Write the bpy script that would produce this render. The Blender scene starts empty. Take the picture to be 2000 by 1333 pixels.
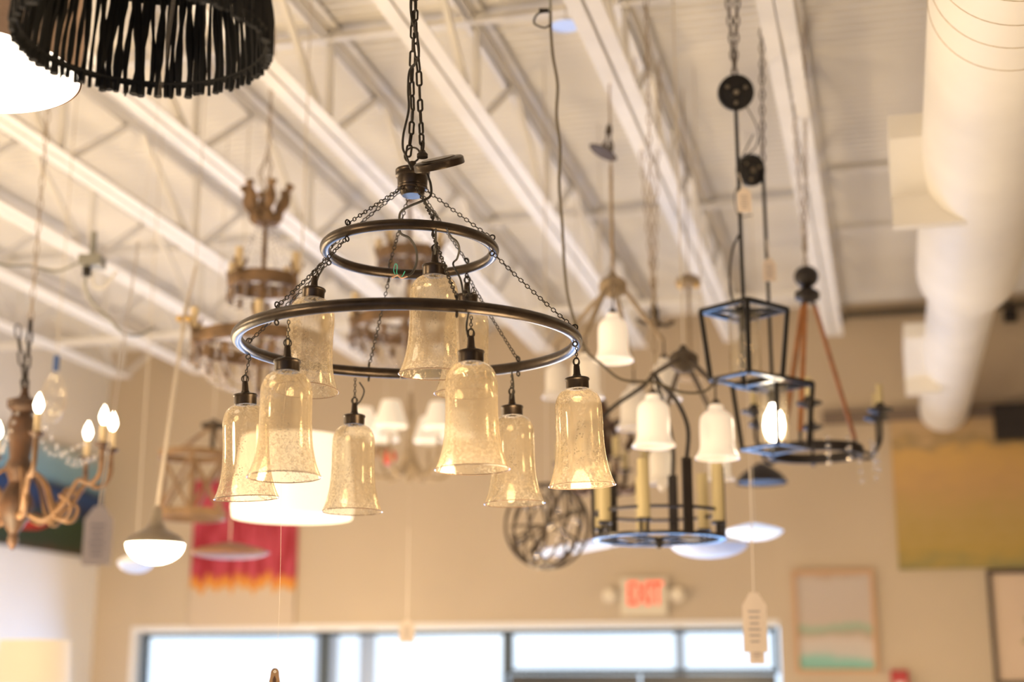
import bpy, bmesh, math, random
from mathutils import Vector, Matrix, Euler, Quaternion
random.seed(7)
PI = math.pi
sc = bpy.context.scene
COL = sc.collection
# ------------------------------------------------------------------ camera
TH = math.radians(13.5); FP = 2778.0; CAMZ = 2.0
cam_d = bpy.data.cameras.new('camera'); cam = bpy.data.objects.new('camera', cam_d); COL.objects.link(cam)
cam.location = (0, 0, CAMZ); cam.rotation_euler = (PI / 2 + TH, 0, 0)
cam_d.lens = 50.0; cam_d.sensor_width = 36.0; cam_d.clip_start = 0.05; cam_d.clip_end = 200
cam_d.dof.use_dof = True; cam_d.dof.focus_distance = 3.28; cam_d.dof.aperture_fstop = 1.5
sc.camera = cam
sc.view_settings.view_transform = 'Standard'; sc.view_settings.look = 'None'
sc.view_settings.exposure = 0.0; sc.view_settings.gamma = 1.0; sc.view_settings.use_curve_mapping = False
sc.cycles.max_bounces = 8; sc.cycles.transparent_max_bounces = 24; sc.cycles.glossy_bounces = 4
sc.cycles.diffuse_bounces = 4; sc.cycles.transmission_bounces = 6
sc.cycles.sample_clamp_indirect = 6; sc.cycles.caustics_reflective = False; sc.cycles.caustics_refractive = False
# ------------------------------------------------------------------ world: pale daylight outside the shopfront
w = bpy.data.worlds.new('world'); sc.world = w; w.use_nodes = True
wn = w.node_tree.nodes; wl = w.node_tree.links
wb = wn['Background']; wb.inputs['Strength'].default_value = 2.5
tc = wn.new('ShaderNodeTexCoord'); nz = wn.new('ShaderNodeTexNoise'); nz.inputs['Scale'].default_value = 6; nz.inputs['Detail'].default_value = 2
rp = wn.new('ShaderNodeValToRGB'); rp.color_ramp.elements[0].position = .38; rp.color_ramp.elements[1].position = .62
rp.color_ramp.elements[0].color = (0.36, .50, .66, 1); rp.color_ramp.elements[1].color = (0.56, .66, .76, 1)
wl.new(tc.outputs['Generated'], nz.inputs['Vector']); wl.new(nz.outputs['Fac'], rp.inputs['Fac']); wl.new(rp.outputs['Color'], wb.inputs['Color'])
# ------------------------------------------------------------------ building frame (turned 14.8 deg from the camera)
AZ = math.radians(14.8); CA, SA = math.cos(AZ), math.sin(AZ); WALLY = 10.5
def B(bx, by, z):            # building coordinates -> world
    return Vector((bx * CA + by * SA, -bx * SA + by * CA, z))
def ZB(by): return 4.28 + .0218 * (9.6 - by)      # underside of the joists
def ZD(by): return ZB(by) + .47                   # underside of the roof deck
def deck_z(p): return ZD(p.x * SA + p.y * CA)
def at(px, py, D):           # world point seen at a pixel, D metres in front of the camera plane
    u = (px - 1000) / FP * D; v = (666.5 - py) / FP * D
    return Vector((u, D * math.cos(TH) - v * math.sin(TH), CAMZ + D * math.sin(TH) + v * math.cos(TH)))
# ------------------------------------------------------------------ lights
def light(kind, name, loc, energy, color, size=.15, rot=None, sizey=None):
    d = bpy.data.lights.new(name, kind); o = bpy.data.objects.new(name, d); COL.objects.link(o)
    o.location = loc; d.energy = energy; d.color = color
    if kind == 'AREA':
        d.size = size
        if sizey: d.shape = 'RECTANGLE'; d.size_y = sizey
        o.rotation_euler = rot
    else: d.shadow_soft_size = size
    return o
WARM = (1.0, .755, .455); COOL = (.22, .48, 1.0)
LM = 1.45
# added warm fill lights without fixtures, brightening the roof and walls
for bx, by, z, e in [(-5.3, 3.6, 2.9, 95), (-5.2, 7.2, 1.35, 70), (-2.6, 1.6, 2.7, 75), (-.6, 3.0, 2.2, 42), (1.6, 1.8, 2.3, 15),
                     (-1.6, 6.6, 1.9, 60), (1.2, 6.6, 1.7, 22), (-4.0, 9.0, 2.0, 30), (0.3, 9.0, 1.6, 18), (-3.2, 4.2, 2.2, 60)]:
    light('POINT', 'warm_fill_light', B(bx, by, z), e * LM, WARM, .22)
# daylight through the shopfront in the far wall; cool fill added at the solid wall behind the camera
light('AREA', 'far_window_daylight', B(-3.3, 10.4, 1.3), 190, COOL, 5.2, Euler((-PI / 2 * .86, 0, -AZ)), 2.0)
light('AREA', 'rear_cool_fill', B(-2.5, -3.9, 1.6), 75, COOL, 8, Euler((PI / 2 * .72, 0, -AZ)), 2.4)
# ------------------------------------------------------------------ materials
MATS = {}
def mat(name, col, rough=.6, metal=0, var=0, scale=8, emit=None, estr=0, bump=0, spec=.5, trans=0, alpha=1, stretch=None, col2=None):
    if name in MATS: return MATS[name]
    m = bpy.data.materials.new(name); m.use_nodes = True; n = m.node_tree.nodes; l = m.node_tree.links
    b = n['Principled BSDF']; b.inputs['Base Color'].default_value = (*col, 1); b.inputs['Roughness'].default_value = rough
    b.inputs['Metallic'].default_value = metal; b.inputs['Specular IOR Level'].default_value = spec
    b.inputs['Transmission Weight'].default_value = trans; b.inputs['Alpha'].default_value = alpha
    t = n.new('ShaderNodeTexCoord'); x = n.new('ShaderNodeTexNoise'); x.inputs['Scale'].default_value = scale; x.inputs['Detail'].default_value = 4
    if stretch:
        mp = n.new('ShaderNodeMapping'); mp.inputs['Scale'].default_value = stretch
        l.new(t.outputs['Object'], mp.inputs['Vector']); l.new(mp.outputs['Vector'], x.inputs['Vector'])
    else: l.new(t.outputs['Object'], x.inputs['Vector'])
    c2 = col2 or tuple(c * (1 - var) for c in col)
    if var or col2:
        r = n.new('ShaderNodeValToRGB'); r.color_ramp.elements[0].position = .35; r.color_ramp.elements[1].position = .65
        r.color_ramp.elements[0].color = (*c2, 1); r.color_ramp.elements[1].color = (*col, 1)
        l.new(x.outputs['Fac'], r.inputs['Fac']); l.new(r.outputs['Color'], b.inputs['Base Color'])
    if bump:
        bp = n.new('ShaderNodeBump'); bp.inputs['Strength'].default_value = bump; bp.inputs['Distance'].default_value = .01
        l.new(x.outputs['Fac'], bp.inputs['Height']); l.new(bp.outputs['Normal'], b.inputs['Normal'])
    if emit:
        b.inputs['Emission Color'].default_value = (*emit, 1); b.inputs['Emission Strength'].default_value = estr
    MATS[name] = m; return m
BRONZE = mat('dark_bronze', (.052, .036, .024), .33, .75, .35, 30, bump=.06)
BRONZE2 = mat('dark_bronze_chain', (.035, .026, .018), .45, .6, .3, 60)
CORDM = mat('black_cord', (.02, .015, .01), .6)
BLACK = mat('black_metal', (.014, .012, .011), .3, .4, .2, 20)
BLACKM = mat('black_iron', (.028, .02, .016), .5, .3, .3, 20)
IRON = mat('brown_iron', (.10, .07, .045), .6, .3, .4, 20)
WHITE = mat('white_paint', (.80, .76, .70), .55, 0, .06, 3)
STEEL = mat('white_painted_steel', (.78, .74, .68), .5, 0, .08, 4)
DECKM = mat('roof_deck_paint', (.74, .70, .64), .6, 0, .10, 1.5)
WALL = mat('tan_wall_paint', (.50, .40, .285), .85, 0, .06, 1.2, bump=.04)
WALLW = mat('off_white_wall_paint', (.74, .70, .64), .85, 0, .05, 1.2)
FLOORM = mat('pale_concrete_floor', (.62, .60, .57), .5, 0, .12, 2)
GOLDW = mat('aged_tan_metal', (.25, .15, .075), .6, .25, .45, 14)
TAN = mat('tan_wood', (.32, .19, .09), .6, 0, .35, 12)
ROPE = mat('rope_tan', (.40, .30, .19), .8, 0, .35, 25)
ORANGEW = mat('orange_stained_wood', (.38, .14, .035), .5, 0, .35, 18)
BROWNW = mat('carved_brown_wood', (.075, .030, .009), .6, 0, .6, 14, bump=.3)
CANDLE = mat('ivory_candle_sleeve', (.70, .55, .33), .6, 0, .08, 10)
PALEC = mat('yellow_candle_sleeve', (.60, .49, .26), .6, 0, .08, 10)
STRINGM = mat('pale_string', (.75, .66, .56), .8)
TAGM = mat('cream_tag_card', (.78, .66, .55), .8, 0, .06, 20)
INK = mat('faded_ink', (.42, .36, .33), .8)
GALV = mat('galvanised_grey', (.34, .33, .28), .5, .5, .2, 10)
BRASS = mat('brass', (.62, .42, .16), .3, .9)
CHROME = mat('brushed_nickel', (.26, .215, .165), .42, .8, .15, 12)
MILK = mat('white_milk_glass', (.80, .74, .66), .25, 0, 0, emit=(1, .78, .55), estr=.04)
MILKON = mat('lit_milk_glass', (.86, .80, .72), .25, 0, 0, emit=(1, .80, .60), estr=.38)
SHADEW = mat('white_fabric_shade', (.80, .77, .72), .8)
BULB = mat('lit_bulb', (1, 1, 1), .3, emit=(1, .84, .60), estr=14)
BULBH = mat('lit_bulb_strong', (1, 1, 1), .3, emit=(1, .86, .66), estr=22)
OFFBULB = mat('frosted_bulb', (.85, .75, .6), .2)
DRUMG = mat('glowing_linen_drum', (.9, .85, .78), .8, emit=(1, .84, .60), estr=.8)
DIFFU = mat('glowing_diffuser', (1, 1, 1), .5, emit=(1, .90, .78), estr=2.6)
LAMPG = mat('glowing_cream_shade', (.55, .47, .37), .8, emit=(1, .78, .50), estr=.28)
DRUMTAN = mat('tan_linen_drum', (.52, .36, .25), .85, 0, .08, 60)
def glassmat(name, tint=(.95, .90, .80), amount=.0, rough=.05, spots=False, base=(.80, .70, .52)):
    m = bpy.data.materials.new(name); m.use_nodes = True; n = m.node_tree.nodes; l = m.node_tree.links; n.clear()
    out = n.new('ShaderNodeOutputMaterial'); tr = n.new('ShaderNodeBsdfTransparent'); tr.inputs['Color'].default_value = (*tint, 1)
    gl = n.new('ShaderNodeBsdfGlossy'); gl.inputs['Roughness'].default_value = rough; gl.inputs['Color'].default_value = (1, .90, .70, 1)
    df = n.new('ShaderNodeBsdfDiffuse'); df.inputs['Color'].default_value = (*base, 1)
    tl = n.new('ShaderNodeBsdfTranslucent'); tl.inputs['Color'].default_value = (*base, 1)
    lw = n.new('ShaderNodeLayerWeight'); lw.inputs['Blend'].default_value = .35
    dm = n.new('ShaderNodeMixShader'); dm.inputs[0].default_value = .5; l.new(df.outputs[0], dm.inputs[1]); l.new(tl.outputs[0], dm.inputs[2])
    body = n.new('ShaderNodeMixShader'); l.new(tr.outputs[0], body.inputs[1]); l.new(dm.outputs[0], body.inputs[2])
    fin = n.new('ShaderNodeMixShader'); l.new(body.outputs[0], fin.inputs[1]); l.new(gl.outputs[0], fin.inputs[2])
    if spots:
        t = n.new('ShaderNodeTexCoord')
        # clusters of silvering: coarse patches gating a fine cell pattern
        big = n.new('ShaderNodeTexNoise'); big.inputs['Scale'].default_value = 16; big.inputs['Detail'].default_value = 2
        mp = n.new('ShaderNodeMapping'); mp.inputs['Scale'].default_value = (1, 1, .38)
        l.new(t.outputs['Object'], mp.inputs['Vector']); l.new(mp.outputs['Vector'], big.inputs['Vector'])
        br = n.new('ShaderNodeMapRange'); br.inputs[1].default_value = .42; br.inputs[2].default_value = .62; l.new(big.outputs['Fac'], br.inputs[0])
        fine = n.new('ShaderNodeTexNoise'); fine.inputs['Scale'].default_value = 150; fine.inputs['Detail'].default_value = 3; fine.inputs['Distortion'].default_value = .6
        l.new(t.outputs['Object'], fine.inputs['Vector'])
        fr = n.new('ShaderNodeMapRange'); fr.inputs[1].default_value = .50; fr.inputs[2].default_value = .60; l.new(fine.outputs['Fac'], fr.inputs[0])
        mu = n.new('ShaderNodeMath'); mu.operation = 'MULTIPLY'; l.new(br.outputs[0], mu.inputs[0]); l.new(fr.outputs[0], mu.inputs[1])
        ad = n.new('ShaderNodeMath'); ad.operation = 'MULTIPLY_ADD'; ad.inputs[1].default_value = .55; ad.inputs[2].default_value = amount
        ad.use_clamp = True; l.new(mu.outputs[0], ad.inputs[0]); l.new(ad.outputs[0], body.inputs[0])
        # dark pits
        f2 = n.new('ShaderNodeTexVoronoi'); f2.inputs['Scale'].default_value = 190; l.new(t.outputs['Object'], f2.inputs['Vector'])
        pr = n.new('ShaderNodeMapRange'); pr.inputs[1].default_value = .24; pr.inputs[2].default_value = .40; l.new(f2.outputs['Distance'], pr.inputs[0])
        b3 = n.new('ShaderNodeTexNoise'); b3.inputs['Scale'].default_value = 22; l.new(mp.outputs['Vector'], b3.inputs['Vector'])
        g3 = n.new('ShaderNodeMapRange'); g3.inputs[1].default_value = .50; g3.inputs[2].default_value = .56; l.new(b3.outputs['Fac'], g3.inputs[0])
        iv = n.new('ShaderNodeMath'); iv.operation = 'SUBTRACT'; iv.inputs[0].default_value = 1; l.new(pr.outputs[0], iv.inputs[1])
        mm = n.new('ShaderNodeMath'); mm.operation = 'MULTIPLY'; l.new(iv.outputs[0], mm.inputs[0]); l.new(g3.outputs[0], mm.inputs[1])
        cm = n.new('ShaderNodeMixRGB'); cm.inputs[1].default_value = (*base, 1); cm.inputs[2].default_value = (.05, .04, .03, 1); l.new(mm.outputs[0], cm.inputs[0])
        l.new(cm.outputs[0], df.inputs['Color']); 
        mx = n.new('ShaderNodeMath'); mx.operation = 'MAXIMUM'; l.new(ad.outputs[0], mx.inputs[0]); m4 = n.new('ShaderNodeMath'); m4.operation = 'MULTIPLY'; m4.inputs[1].default_value = .8
        l.new(mm.outputs[0], m4.inputs[0]); l.new(m4.outputs[0], mx.inputs[1]); l.new(mx.outputs[0], body.inputs[0])
        bp = n.new('ShaderNodeBump'); bp.inputs['Strength'].default_value = .06; bp.inputs['Distance'].default_value = .001
        l.new(fine.outputs['Fac'], bp.inputs['Height']); l.new(bp.outputs['Normal'], gl.inputs['Normal'])
    else: body.inputs[0].default_value = amount
    fm = n.new('ShaderNodeMath'); fm.operation = 'MULTIPLY_ADD'; fm.inputs[1].default_value = .75; fm.inputs[2].default_value = .07; fm.use_clamp = True
    l.new(lw.outputs['Facing'], fm.inputs[0])
    pw = n.new('ShaderNodeMath'); pw.operation = 'POWER'; pw.inputs[1].default_value = 2.2; l.new(fm.outputs[0], pw.inputs[0])
    a2 = n.new('ShaderNodeMath'); a2.operation = 'ADD'; a2.inputs[1].default_value = .06; a2.use_clamp = True; l.new(pw.outputs[0], a2.inputs[0])
    l.new(a2.outputs[0], fin.inputs[0]); l.new(fin.outputs[0], out.inputs[0]); MATS[name] = m; return m
MERC = glassmat('mercury_glass', (.90, .85, .755), .28, .08, True, (.62, .52, .38))
CLEAR = glassmat('clear_glass', (.97, .97, .97), .03, .03)
CRYST = glassmat('crystal', (.92, .92, .95), .22, .05, False, (.8, .8, .85))
PANE = glassmat('window_glass', (.96, .98, 1.0), .0, .5)
# ------------------------------------------------------------------ mesh builder
class MB:
    def __init__(s): s.v = []; s.f = []
    def grid(s, rows, close_u=True, close_v=False, cap=False):
        b = len(s.v); n = len(rows[0])
        for r in rows: s.v += [tuple(p) for p in r]
        R = len(rows)
        for i in range(R if close_v else R - 1):
            for j in range(n if close_u else n - 1):
                a = b + i * n + j; a2 = b + i * n + (j + 1) % n; c = b + ((i + 1) % R) * n + j; c2 = b + ((i + 1) % R) * n + (j + 1) % n
                s.f.append((a, a2, c2, c))
        if cap:
            s.f.append(tuple(b + j for j in reversed(range(n)))); s.f.append(tuple(b + (R - 1) * n + j for j in range(n)))
        return s
    def tube(s, pts, r, seg=8, closed=False, cap=True):
        pts = [Vector(p) for p in pts]; n = len(pts); rows = []
        rr = r if isinstance(r, (list, tuple)) else [r] * n
        up = None
        for i, p in enumerate(pts):
            if closed: t = pts[(i + 1) % n] - pts[i - 1]
            else: t = pts[min(i + 1, n - 1)] - pts[max(i - 1, 0)]
            t = t.normalized() if t.length > 1e-9 else Vector((0, 0, 1))
            if up is None:
                up = Vector((0, 0, 1)) if abs(t.z) < .9 else Vector((1, 0, 0))
            x = (up - t * up.dot(t)).normalized(); y = t.cross(x); up = x
            rows.append([p + (x * math.cos(a) + y * math.sin(a)) * rr[i] for a in [2 * PI * k / seg for k in range(seg)]])
        return s.grid(rows, True, closed, cap and not closed)
    def ring(s, c, R, r, nrm=(0, 0, 1), seg=48, ts=10, sx=1, sy=1, xdir=None):
        c = Vector(c); q = Vector(nrm).normalized().to_track_quat('Z', 'X')
        pts = [c + q @ Vector((R * sx * math.cos(2 * PI * k / seg), R * sy * math.sin(2 * PI * k / seg), 0)) for k in range(seg)]
        return s.tube(pts, r, ts, True)
    def lathe(s, prof, c=(0, 0, 0), seg=32, M=None, cap=False):
        c = Vector(c); rows = []
        for r, z in prof:
            row = [Vector((r * math.cos(2 * PI * k / seg), r * math.sin(2 * PI * k / seg), z)) for k in range(seg)]
            if M: row = [M @ p for p in row]
            rows.append([p + c for p in row])
        return s.grid(rows, True, False, cap)
    def box(s, c, d, M=None):
        c = Vector(c); b = len(s.v)
        for z in (-.5, .5):
            for x, y in ((-.5, -.5), (.5, -.5), (.5, .5), (-.5, .5)):
                p = Vector((x * d[0], y * d[1], z * d[2]))
                if M: p = M @ p
                s.v.append(tuple(p + c))
        for f in ((3, 2, 1, 0), (4, 5, 6, 7), (0, 1, 5, 4), (1, 2, 6, 5), (2, 3, 7, 6), (3, 0, 4, 7)): s.f.append(tuple(b + i for i in f))
        return s
    def bar(s, p, q, w, h=None, up=(0, 0, 1)):
        p = Vector(p); q = Vector(q); t = (q - p).normalized(); u = Vector(up)
        if abs(t.dot(u)) > .98: u = Vector((1, 0, 0))
        y = (u - t * u.dot(t)).normalized(); x = t.cross(y); M = Matrix((x, y, t)).transposed()
        return s.box((p + q) / 2, (w, h or w, (q - p).length), M)
    def poly(s, pts, thick, M=None, c=(0, 0, 0)):      # extruded outline in local XZ, thickness along Y
        b = len(s.v); n = len(pts); c = Vector(c)
        for y in (-thick / 2, thick / 2):
            for x, z in pts:
                p = Vector((x, y, z)); p = (M @ p if M else p) + c; s.v.append(tuple(p))
        s.f.append(tuple(range(b, b + n))); s.f.append(tuple(b + n + i for i in reversed(range(n))))
        for i in range(n): j = (i + 1) % n; s.f.append((b + i, b + n + i, b + n + j, b + j))
        return s
    def sphere(s, c, r, seg=12, sz=1):
        n = max(4, seg // 2); prof = [(max(1e-4, r * math.sin(PI * i / n)), -r * sz * math.cos(PI * i / n)) for i in range(n + 1)]
        return s.lathe(prof, c, seg)
    def chain(s, p, q, L, W, r, seg=12, ts=5, sag=0, rnd=0, tw=0):
        p = Vector(p); q = Vector(q); d = (q - p).length; pitch = L - 2.3 * r; n = max(1, round(d / pitch))
        pts = [p.lerp(q, i / n) - Vector((0, 0, sag * 4 * (i / n) * (1 - i / n))) for i in range(n + 1)]
        for i in range(n):
            a, b = pts[i], pts[i + 1]; t = (b - a).normalized()
            ref = Vector((0, 0, 1)) if abs(t.z) < .9 else Vector((1, 0, 0))
            x = (ref - t * ref.dot(t)).normalized(); y = t.cross(x)
            an = (PI / 2 if i % 2 else 0) + tw + random.uniform(-rnd, rnd); X = x * math.cos(an) + y * math.sin(an)
            c = (a + b) / 2; hl = (b - a).length / 2 + 1.15 * r - .0; hs = hl - W / 2; pp = []
            for k in range(seg):
                g = 2 * PI * (k + .5) / seg; cx = math.cos(g); sy = math.sin(g)
                pp.append(c + X * (W / 2 - r) * cx + t * ((hs if sy > 0 else -hs) + (W / 2 - r) * sy))
            s.tube(pp, r, ts, True)
        return s
    def build(s, name, m, parent=None, smooth=True, loc=None):
        me = bpy.data.meshes.new(name); me.from_pydata(s.v, [], s.f); me.validate(); me.update()
        bm = bmesh.new(); bm.from_mesh(me); bmesh.ops.recalc_face_normals(bm, faces=bm.faces); bm.to_mesh(me); bm.free()
        if smooth:
            me.polygons.foreach_set('use_smooth', [True] * len(me.polygons))
            try: me.set_sharp_from_angle(angle=math.radians(40))
            except Exception: pass
        me.materials.append(m); o = bpy.data.objects.new(name, me); COL.objects.link(o)
        if parent: o.parent = parent
        if loc is not None: o.location = loc
        return o
def tag(o, label=None, cat=None, group=None, kind=None):
    if label: o['label'] = label
    if cat: o['category'] = cat
    if group: o['group'] = group
    if kind: o['kind'] = kind
    return o
def root(name, label, cat, loc, group=None, rz=0):
    o = bpy.data.objects.new(name, None); COL.objects.link(o); o.location = loc; o.rotation_euler = (0, 0, rz); o.empty_display_size = .05
    return tag(o, label, cat, group)
def spl(pts, n=8):
    P = [Vector(p) for p in pts]; P = [P[0] * 2 - P[1]] + P + [P[-1] * 2 - P[-2]]; out = []
    for i in range(1, len(P) - 2):
        for k in range(n):
            t = k / n; a, b, c, d = P[i - 1], P[i], P[i + 1], P[i + 2]
            out.append(.5 * ((2 * b) + (c - a) * t + (2 * a - 5 * b + 4 * c - d) * t * t + (3 * b - a - 3 * c + d) * t ** 3))
    out.append(P[-2]); return out
def pol(R, phi, z=0):        # phi measured from the side facing the camera, towards the right
    a = math.radians(phi); return Vector((R * math.sin(a), -R * math.cos(a), z))
def up_z(r): return deck_z(r.location) - r.location.z
# ================================================================== SETTING
BR = -AZ
def bbox(name, x0, x1, y0, y1, z0, z1, m, kind=None, parent=None):
    mb = MB(); c = B((x0 + x1) / 2, (y0 + y1) / 2, (z0 + z1) / 2)
    mb.box((0, 0, 0), (x1 - x0, y1 - y0, z1 - z0), None)
    o = mb.build(name, m, parent, False, None); o.location = c; o.rotation_euler = (0, 0, BR)
    if parent: o.matrix_parent_inverse = parent.matrix_world.inverted() if False else Matrix()
    if kind: o['kind'] = kind
    return o
def S(*a): return bbox(*a, kind='structure')
XL, XR, YB = -6.28, 5.0, -4.0
S('floor', XL - .2, XR + .2, YB - .2, WALLY + .2, -.1, 0, FLOORM)
# ribbed roof deck
mb = MB(); rows = []; pitch = .068; by = YB
while by < WALLY + .05:
    k = [0, .3, .5, .8]; hz = [0, 0, .014, .014]
    for kk, h in zip(k, hz):
        y = by + kk * pitch; z = ZD(y) + h
        rows.append([B(XL - .1, y, z), B(-3, y, z), B(0, y, z), B(XR + .1, y, z)])
    by += pitch
mb.grid(rows, False); b0 = len(mb.v)
o = mb.build('ceiling', DECKM, None, False); o['kind'] = 'structure'
# closed roof body above the deck
for i, (y0, y1) in enumerate([(YB, 0), (0, 4), (4, 8), (8, WALLY + .2)]):
    S('ceiling', XL - .2, XR + .2, y0, y1, ZD(y0) + .05, ZD(y0) + .25, DECKM)
# far wall with the shopfront opening
WX0, WX1, WT = -5.90, -.80, 2.40
S('wall_back', XL - .2, WX0, WALLY, WALLY + .2, 0, 4.95, WALL)
S('wall_back', WX1, XR + .2, WALLY, WALLY + .2, 0, 4.95, WALL)
S('wall_back', WX0, WX1, WALLY, WALLY + .2, WT, 4.95, WALL)
S('wall_left', XL - .2, XL, YB, WALLY, 0, 5.2, WALLW)
S('wall_right', XR, XR + .2, YB, WALLY, 0, 5.2, WALL)
S('wall_front', XL - .2, XR + .2, YB - .2, YB, 0, 5.3, WALLW)
MULL = mat('dark_blue_grey_frame', (.035, .05, .065), .4, .3)
TRIMW = mat('pale_window_trim', (.72, .70, .68), .5)
mb = MB()
def bb(mb, x0, x1, y0, y1, z0, z1): mb.box(((x0 + x1) / 2, (y0 + y1) / 2, (z0 + z1) / 2), (x1 - x0, y1 - y0, z1 - z0)); return mb
def bobj(name, mb, m, kind=None, parent=None, smooth=False):
    o = mb.build(name, m, parent, smooth)
    if not parent: o.rotation_euler = (0, 0, BR)
    if kind: o['kind'] = kind
    return o
bb(mb, WX0, WX1, WALLY - .012, WALLY + .02, WT - .012, WT + .035); bb(mb, WX0 - .035, WX0 + .01, WALLY - .012, WALLY + .14, 0, WT + .035)
bobj('trim_1', mb, TRIMW, 'structure')
def storewin(name, x0, x1, z0, z1):
    m_ = MB(); y0, y1 = WALLY + .03, WALLY + .09; f = .035
    bb(m_, x0, x1, y0, y1, z1 - f, z1); bb(m_, x0, x1, y0, y1, z0, z0 + f); bb(m_, x0, x0 + f, y0, y1, z0, z1); bb(m_, x1 - f, x1, y0, y1, z0, z1)
    fr = bobj(name, m_, MULL, 'structure')
    g = MB(); bb(g, x0 + f, x1 - f, WALLY + .055, WALLY + .061, z0 + f, z1 - f); bobj('glass_pane', g, PANE, None, fr)
    return fr
storewin('window_1', WX0 + .05, -4.29, 0.05, 2.385)
storewin('window_2', -4.29, -2.82, 0.05, 2.385)
storewin('window_3', -2.82, WX1 - .02, 2.06, 2.385)
DOORM = mat('black_door', (.012, .012, .014), .3)
m_ = MB(); 
for a, b in ((-2.80, -1.83), (-1.81, WX1 - .04)):
    m_ = MB(); y0, y1 = WALLY + .03, WALLY + .08
    bb(m_, a, b, y0, y1, 1.90, 2.055); bb(m_, a, b, y0, y1, 0, .25); bb(m_, a, a + .1, y0, y1, .25, 1.9); bb(m_, b - .1, b, y0, y1, .25, 1.9)
    d = bobj('door_1' if a < -2 else 'door_2', m_, DOORM, 'structure')
    g = MB(); bb(g, a + .1, b - .1, WALLY + .05, WALLY + .056, .25, 1.9); bobj('glass_pane', g, PANE, None, d)
    h = MB(); hx = b - .14 if a < -2 else a + .14; h.tube([(hx, WALLY - .03, .8), (hx, WALLY - .03, 1.3)], .012); bobj('door_handle', h, CHROME, None, d, True)
# dark ledge line on the far wall above the yellow canvas
m_ = MB(); bb(m_, -.42, 1.9, WALLY - .05, WALLY, 3.83, 3.92); bobj('trim_2', m_, mat('grey_brown_ledge', (.17, .12, .085), .7), 'structure')
m_ = MB(); bb(m_, -.22, 2.2, WALLY - .04, WALLY, 4.62, 4.66); bobj('trim_3', m_, mat('dark_brown_strip', (.10, .075, .05), .7), 'structure')  # dark brown strip along the wall just below the deck
# cross seams on the plain deck at the right, and cross bridging between the joists
for i, (y, x0, x1, off) in enumerate([(7.7, -.2, 3, 0), (8.7, -.2, 3, 0), (9.6, .5, 3, 0)]):
    m_ = MB(); z = ZD(y); bb(m_, x0, x1, y - .03, y + .03, z - .03, z); bobj('trim_%d' % (i + 4), m_, STEEL, 'structure')
# outside: pavement, neighbouring front, columns of the arcade
S('ground', -30, 30, WALLY + .3, WALLY + 40, -.3, -.12, mat('pale_pavement', (.5, .5, .5), .9))
FAC = mat('neighbouring_facade', (.36, .47, .60), .9, 0, .2, .5)
def column(x, y, r, lab):
    m_ = MB(); m_.lathe([(r * 1.3, 0), (r * 1.3, .2), (r, .3), (r, 3.6), (r * 1.3, 3.7), (r * 1.3, 3.9)], (0, 0, 0), 20, cap=True)
    o = m_.build('column', FAC); o.location = B(x, y, -.12); tag(o, lab, 'column', 'pale columns outside the shopfront')
column(-5.75, 14.2, .13, 'pale blue-grey column outside the left shopfront window, seen at its middle, left of the pair')
column(-5.45, 14.6, .09, 'slimmer pale blue-grey column outside the left shopfront window, right of the pair')
column(-1.95, 13.5, .05, 'thin grey post outside the transom window above the black doors')
# ------------------------------------------------------------------ joists
NJ = ['far left, its end meeting the wall above the iron chandelier', 'second from the left', 'third from the left, carrying the grey junction box',
      'fourth from the left, just under the glowing disc diffuser', 'fifth from the left, passing behind the black corded shade', 'sixth from the left, passing left of the main chain',
      'seventh, passing behind the top of the bronze chandelier', 'eighth, passing behind the hanging cord', 'rightmost one, beside the plain ribbed roof bay']
joists = []
for i in range(9):
    bx = -5.63 + i * .668
    r = root('roof_joist', 'white steel open-web roof joist, ' + NJ[i], 'joist', B(bx, 0, 0), 'white steel roof joists', BR)
    y0, y1 = 1.0, 9.6; za = lambda y: ZB(y)
    m_ = MB()
    for s in (-1, 1):
        for (dx, w_, hh, zz) in ((.036, .060, .006, .003), (.009, .006, .05, .028)):
            m_.bar((s * dx, y0, ZB(y0) + zz), (s * dx, y1, ZB(y1) + zz), w_, hh)
    m_.build('bottom_chord', STEEL, r, False)
    m_ = MB()
    for s in (-1, 1):
        for (dx, w_, hh, zz) in ((.038, .045, .006, .455), (.013, .006, .05, .43)):
            m_.bar((s * dx, 0.6, ZB(.6) + zz), (s * dx, WALLY, ZB(WALLY) + zz), w_, hh)
    m_.build('top_chord', STEEL, r, False)
    n0 = 5.48 - 1.34 * 3 + (.0 if i % 2 else .04)
    for k in range(7):
        yb = n0 + 1.34 * k
        if yb > 9.7: break
        for (ya, yc) in ((yb - .64, yb - .05), (yb + .01, yb + .01), (yb + .64, yb + .07)):
            if ya > WALLY or ya < .6: continue
            m_ = MB(); m_.bar((0, ya, ZB(ya) + .44), (0, yc, ZB(yc) + .02), .026, .026); m_.build('web_bar', STEEL, r, False)
for y, zo, lab in ((5.44, .425, 'nearest one, high up between the joists'), (4.7, .02, 'beneath the joists just above the picture') , (8.0, .425, 'middle one, crossing behind the small ring'), (8.6, .02, 'farthest one near the far wall')):
    if zo < .1 and y < 5: continue
    m_ = MB(); a = -6.2; m_.bar((a, y, ZB(y) + zo), (-.25, y, ZB(y) + zo), .035, .035); o = bobj('cross_brace', m_, STEEL); tag(o, 'thin white cross brace running across the roof joists, ' + lab, 'brace')
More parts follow.
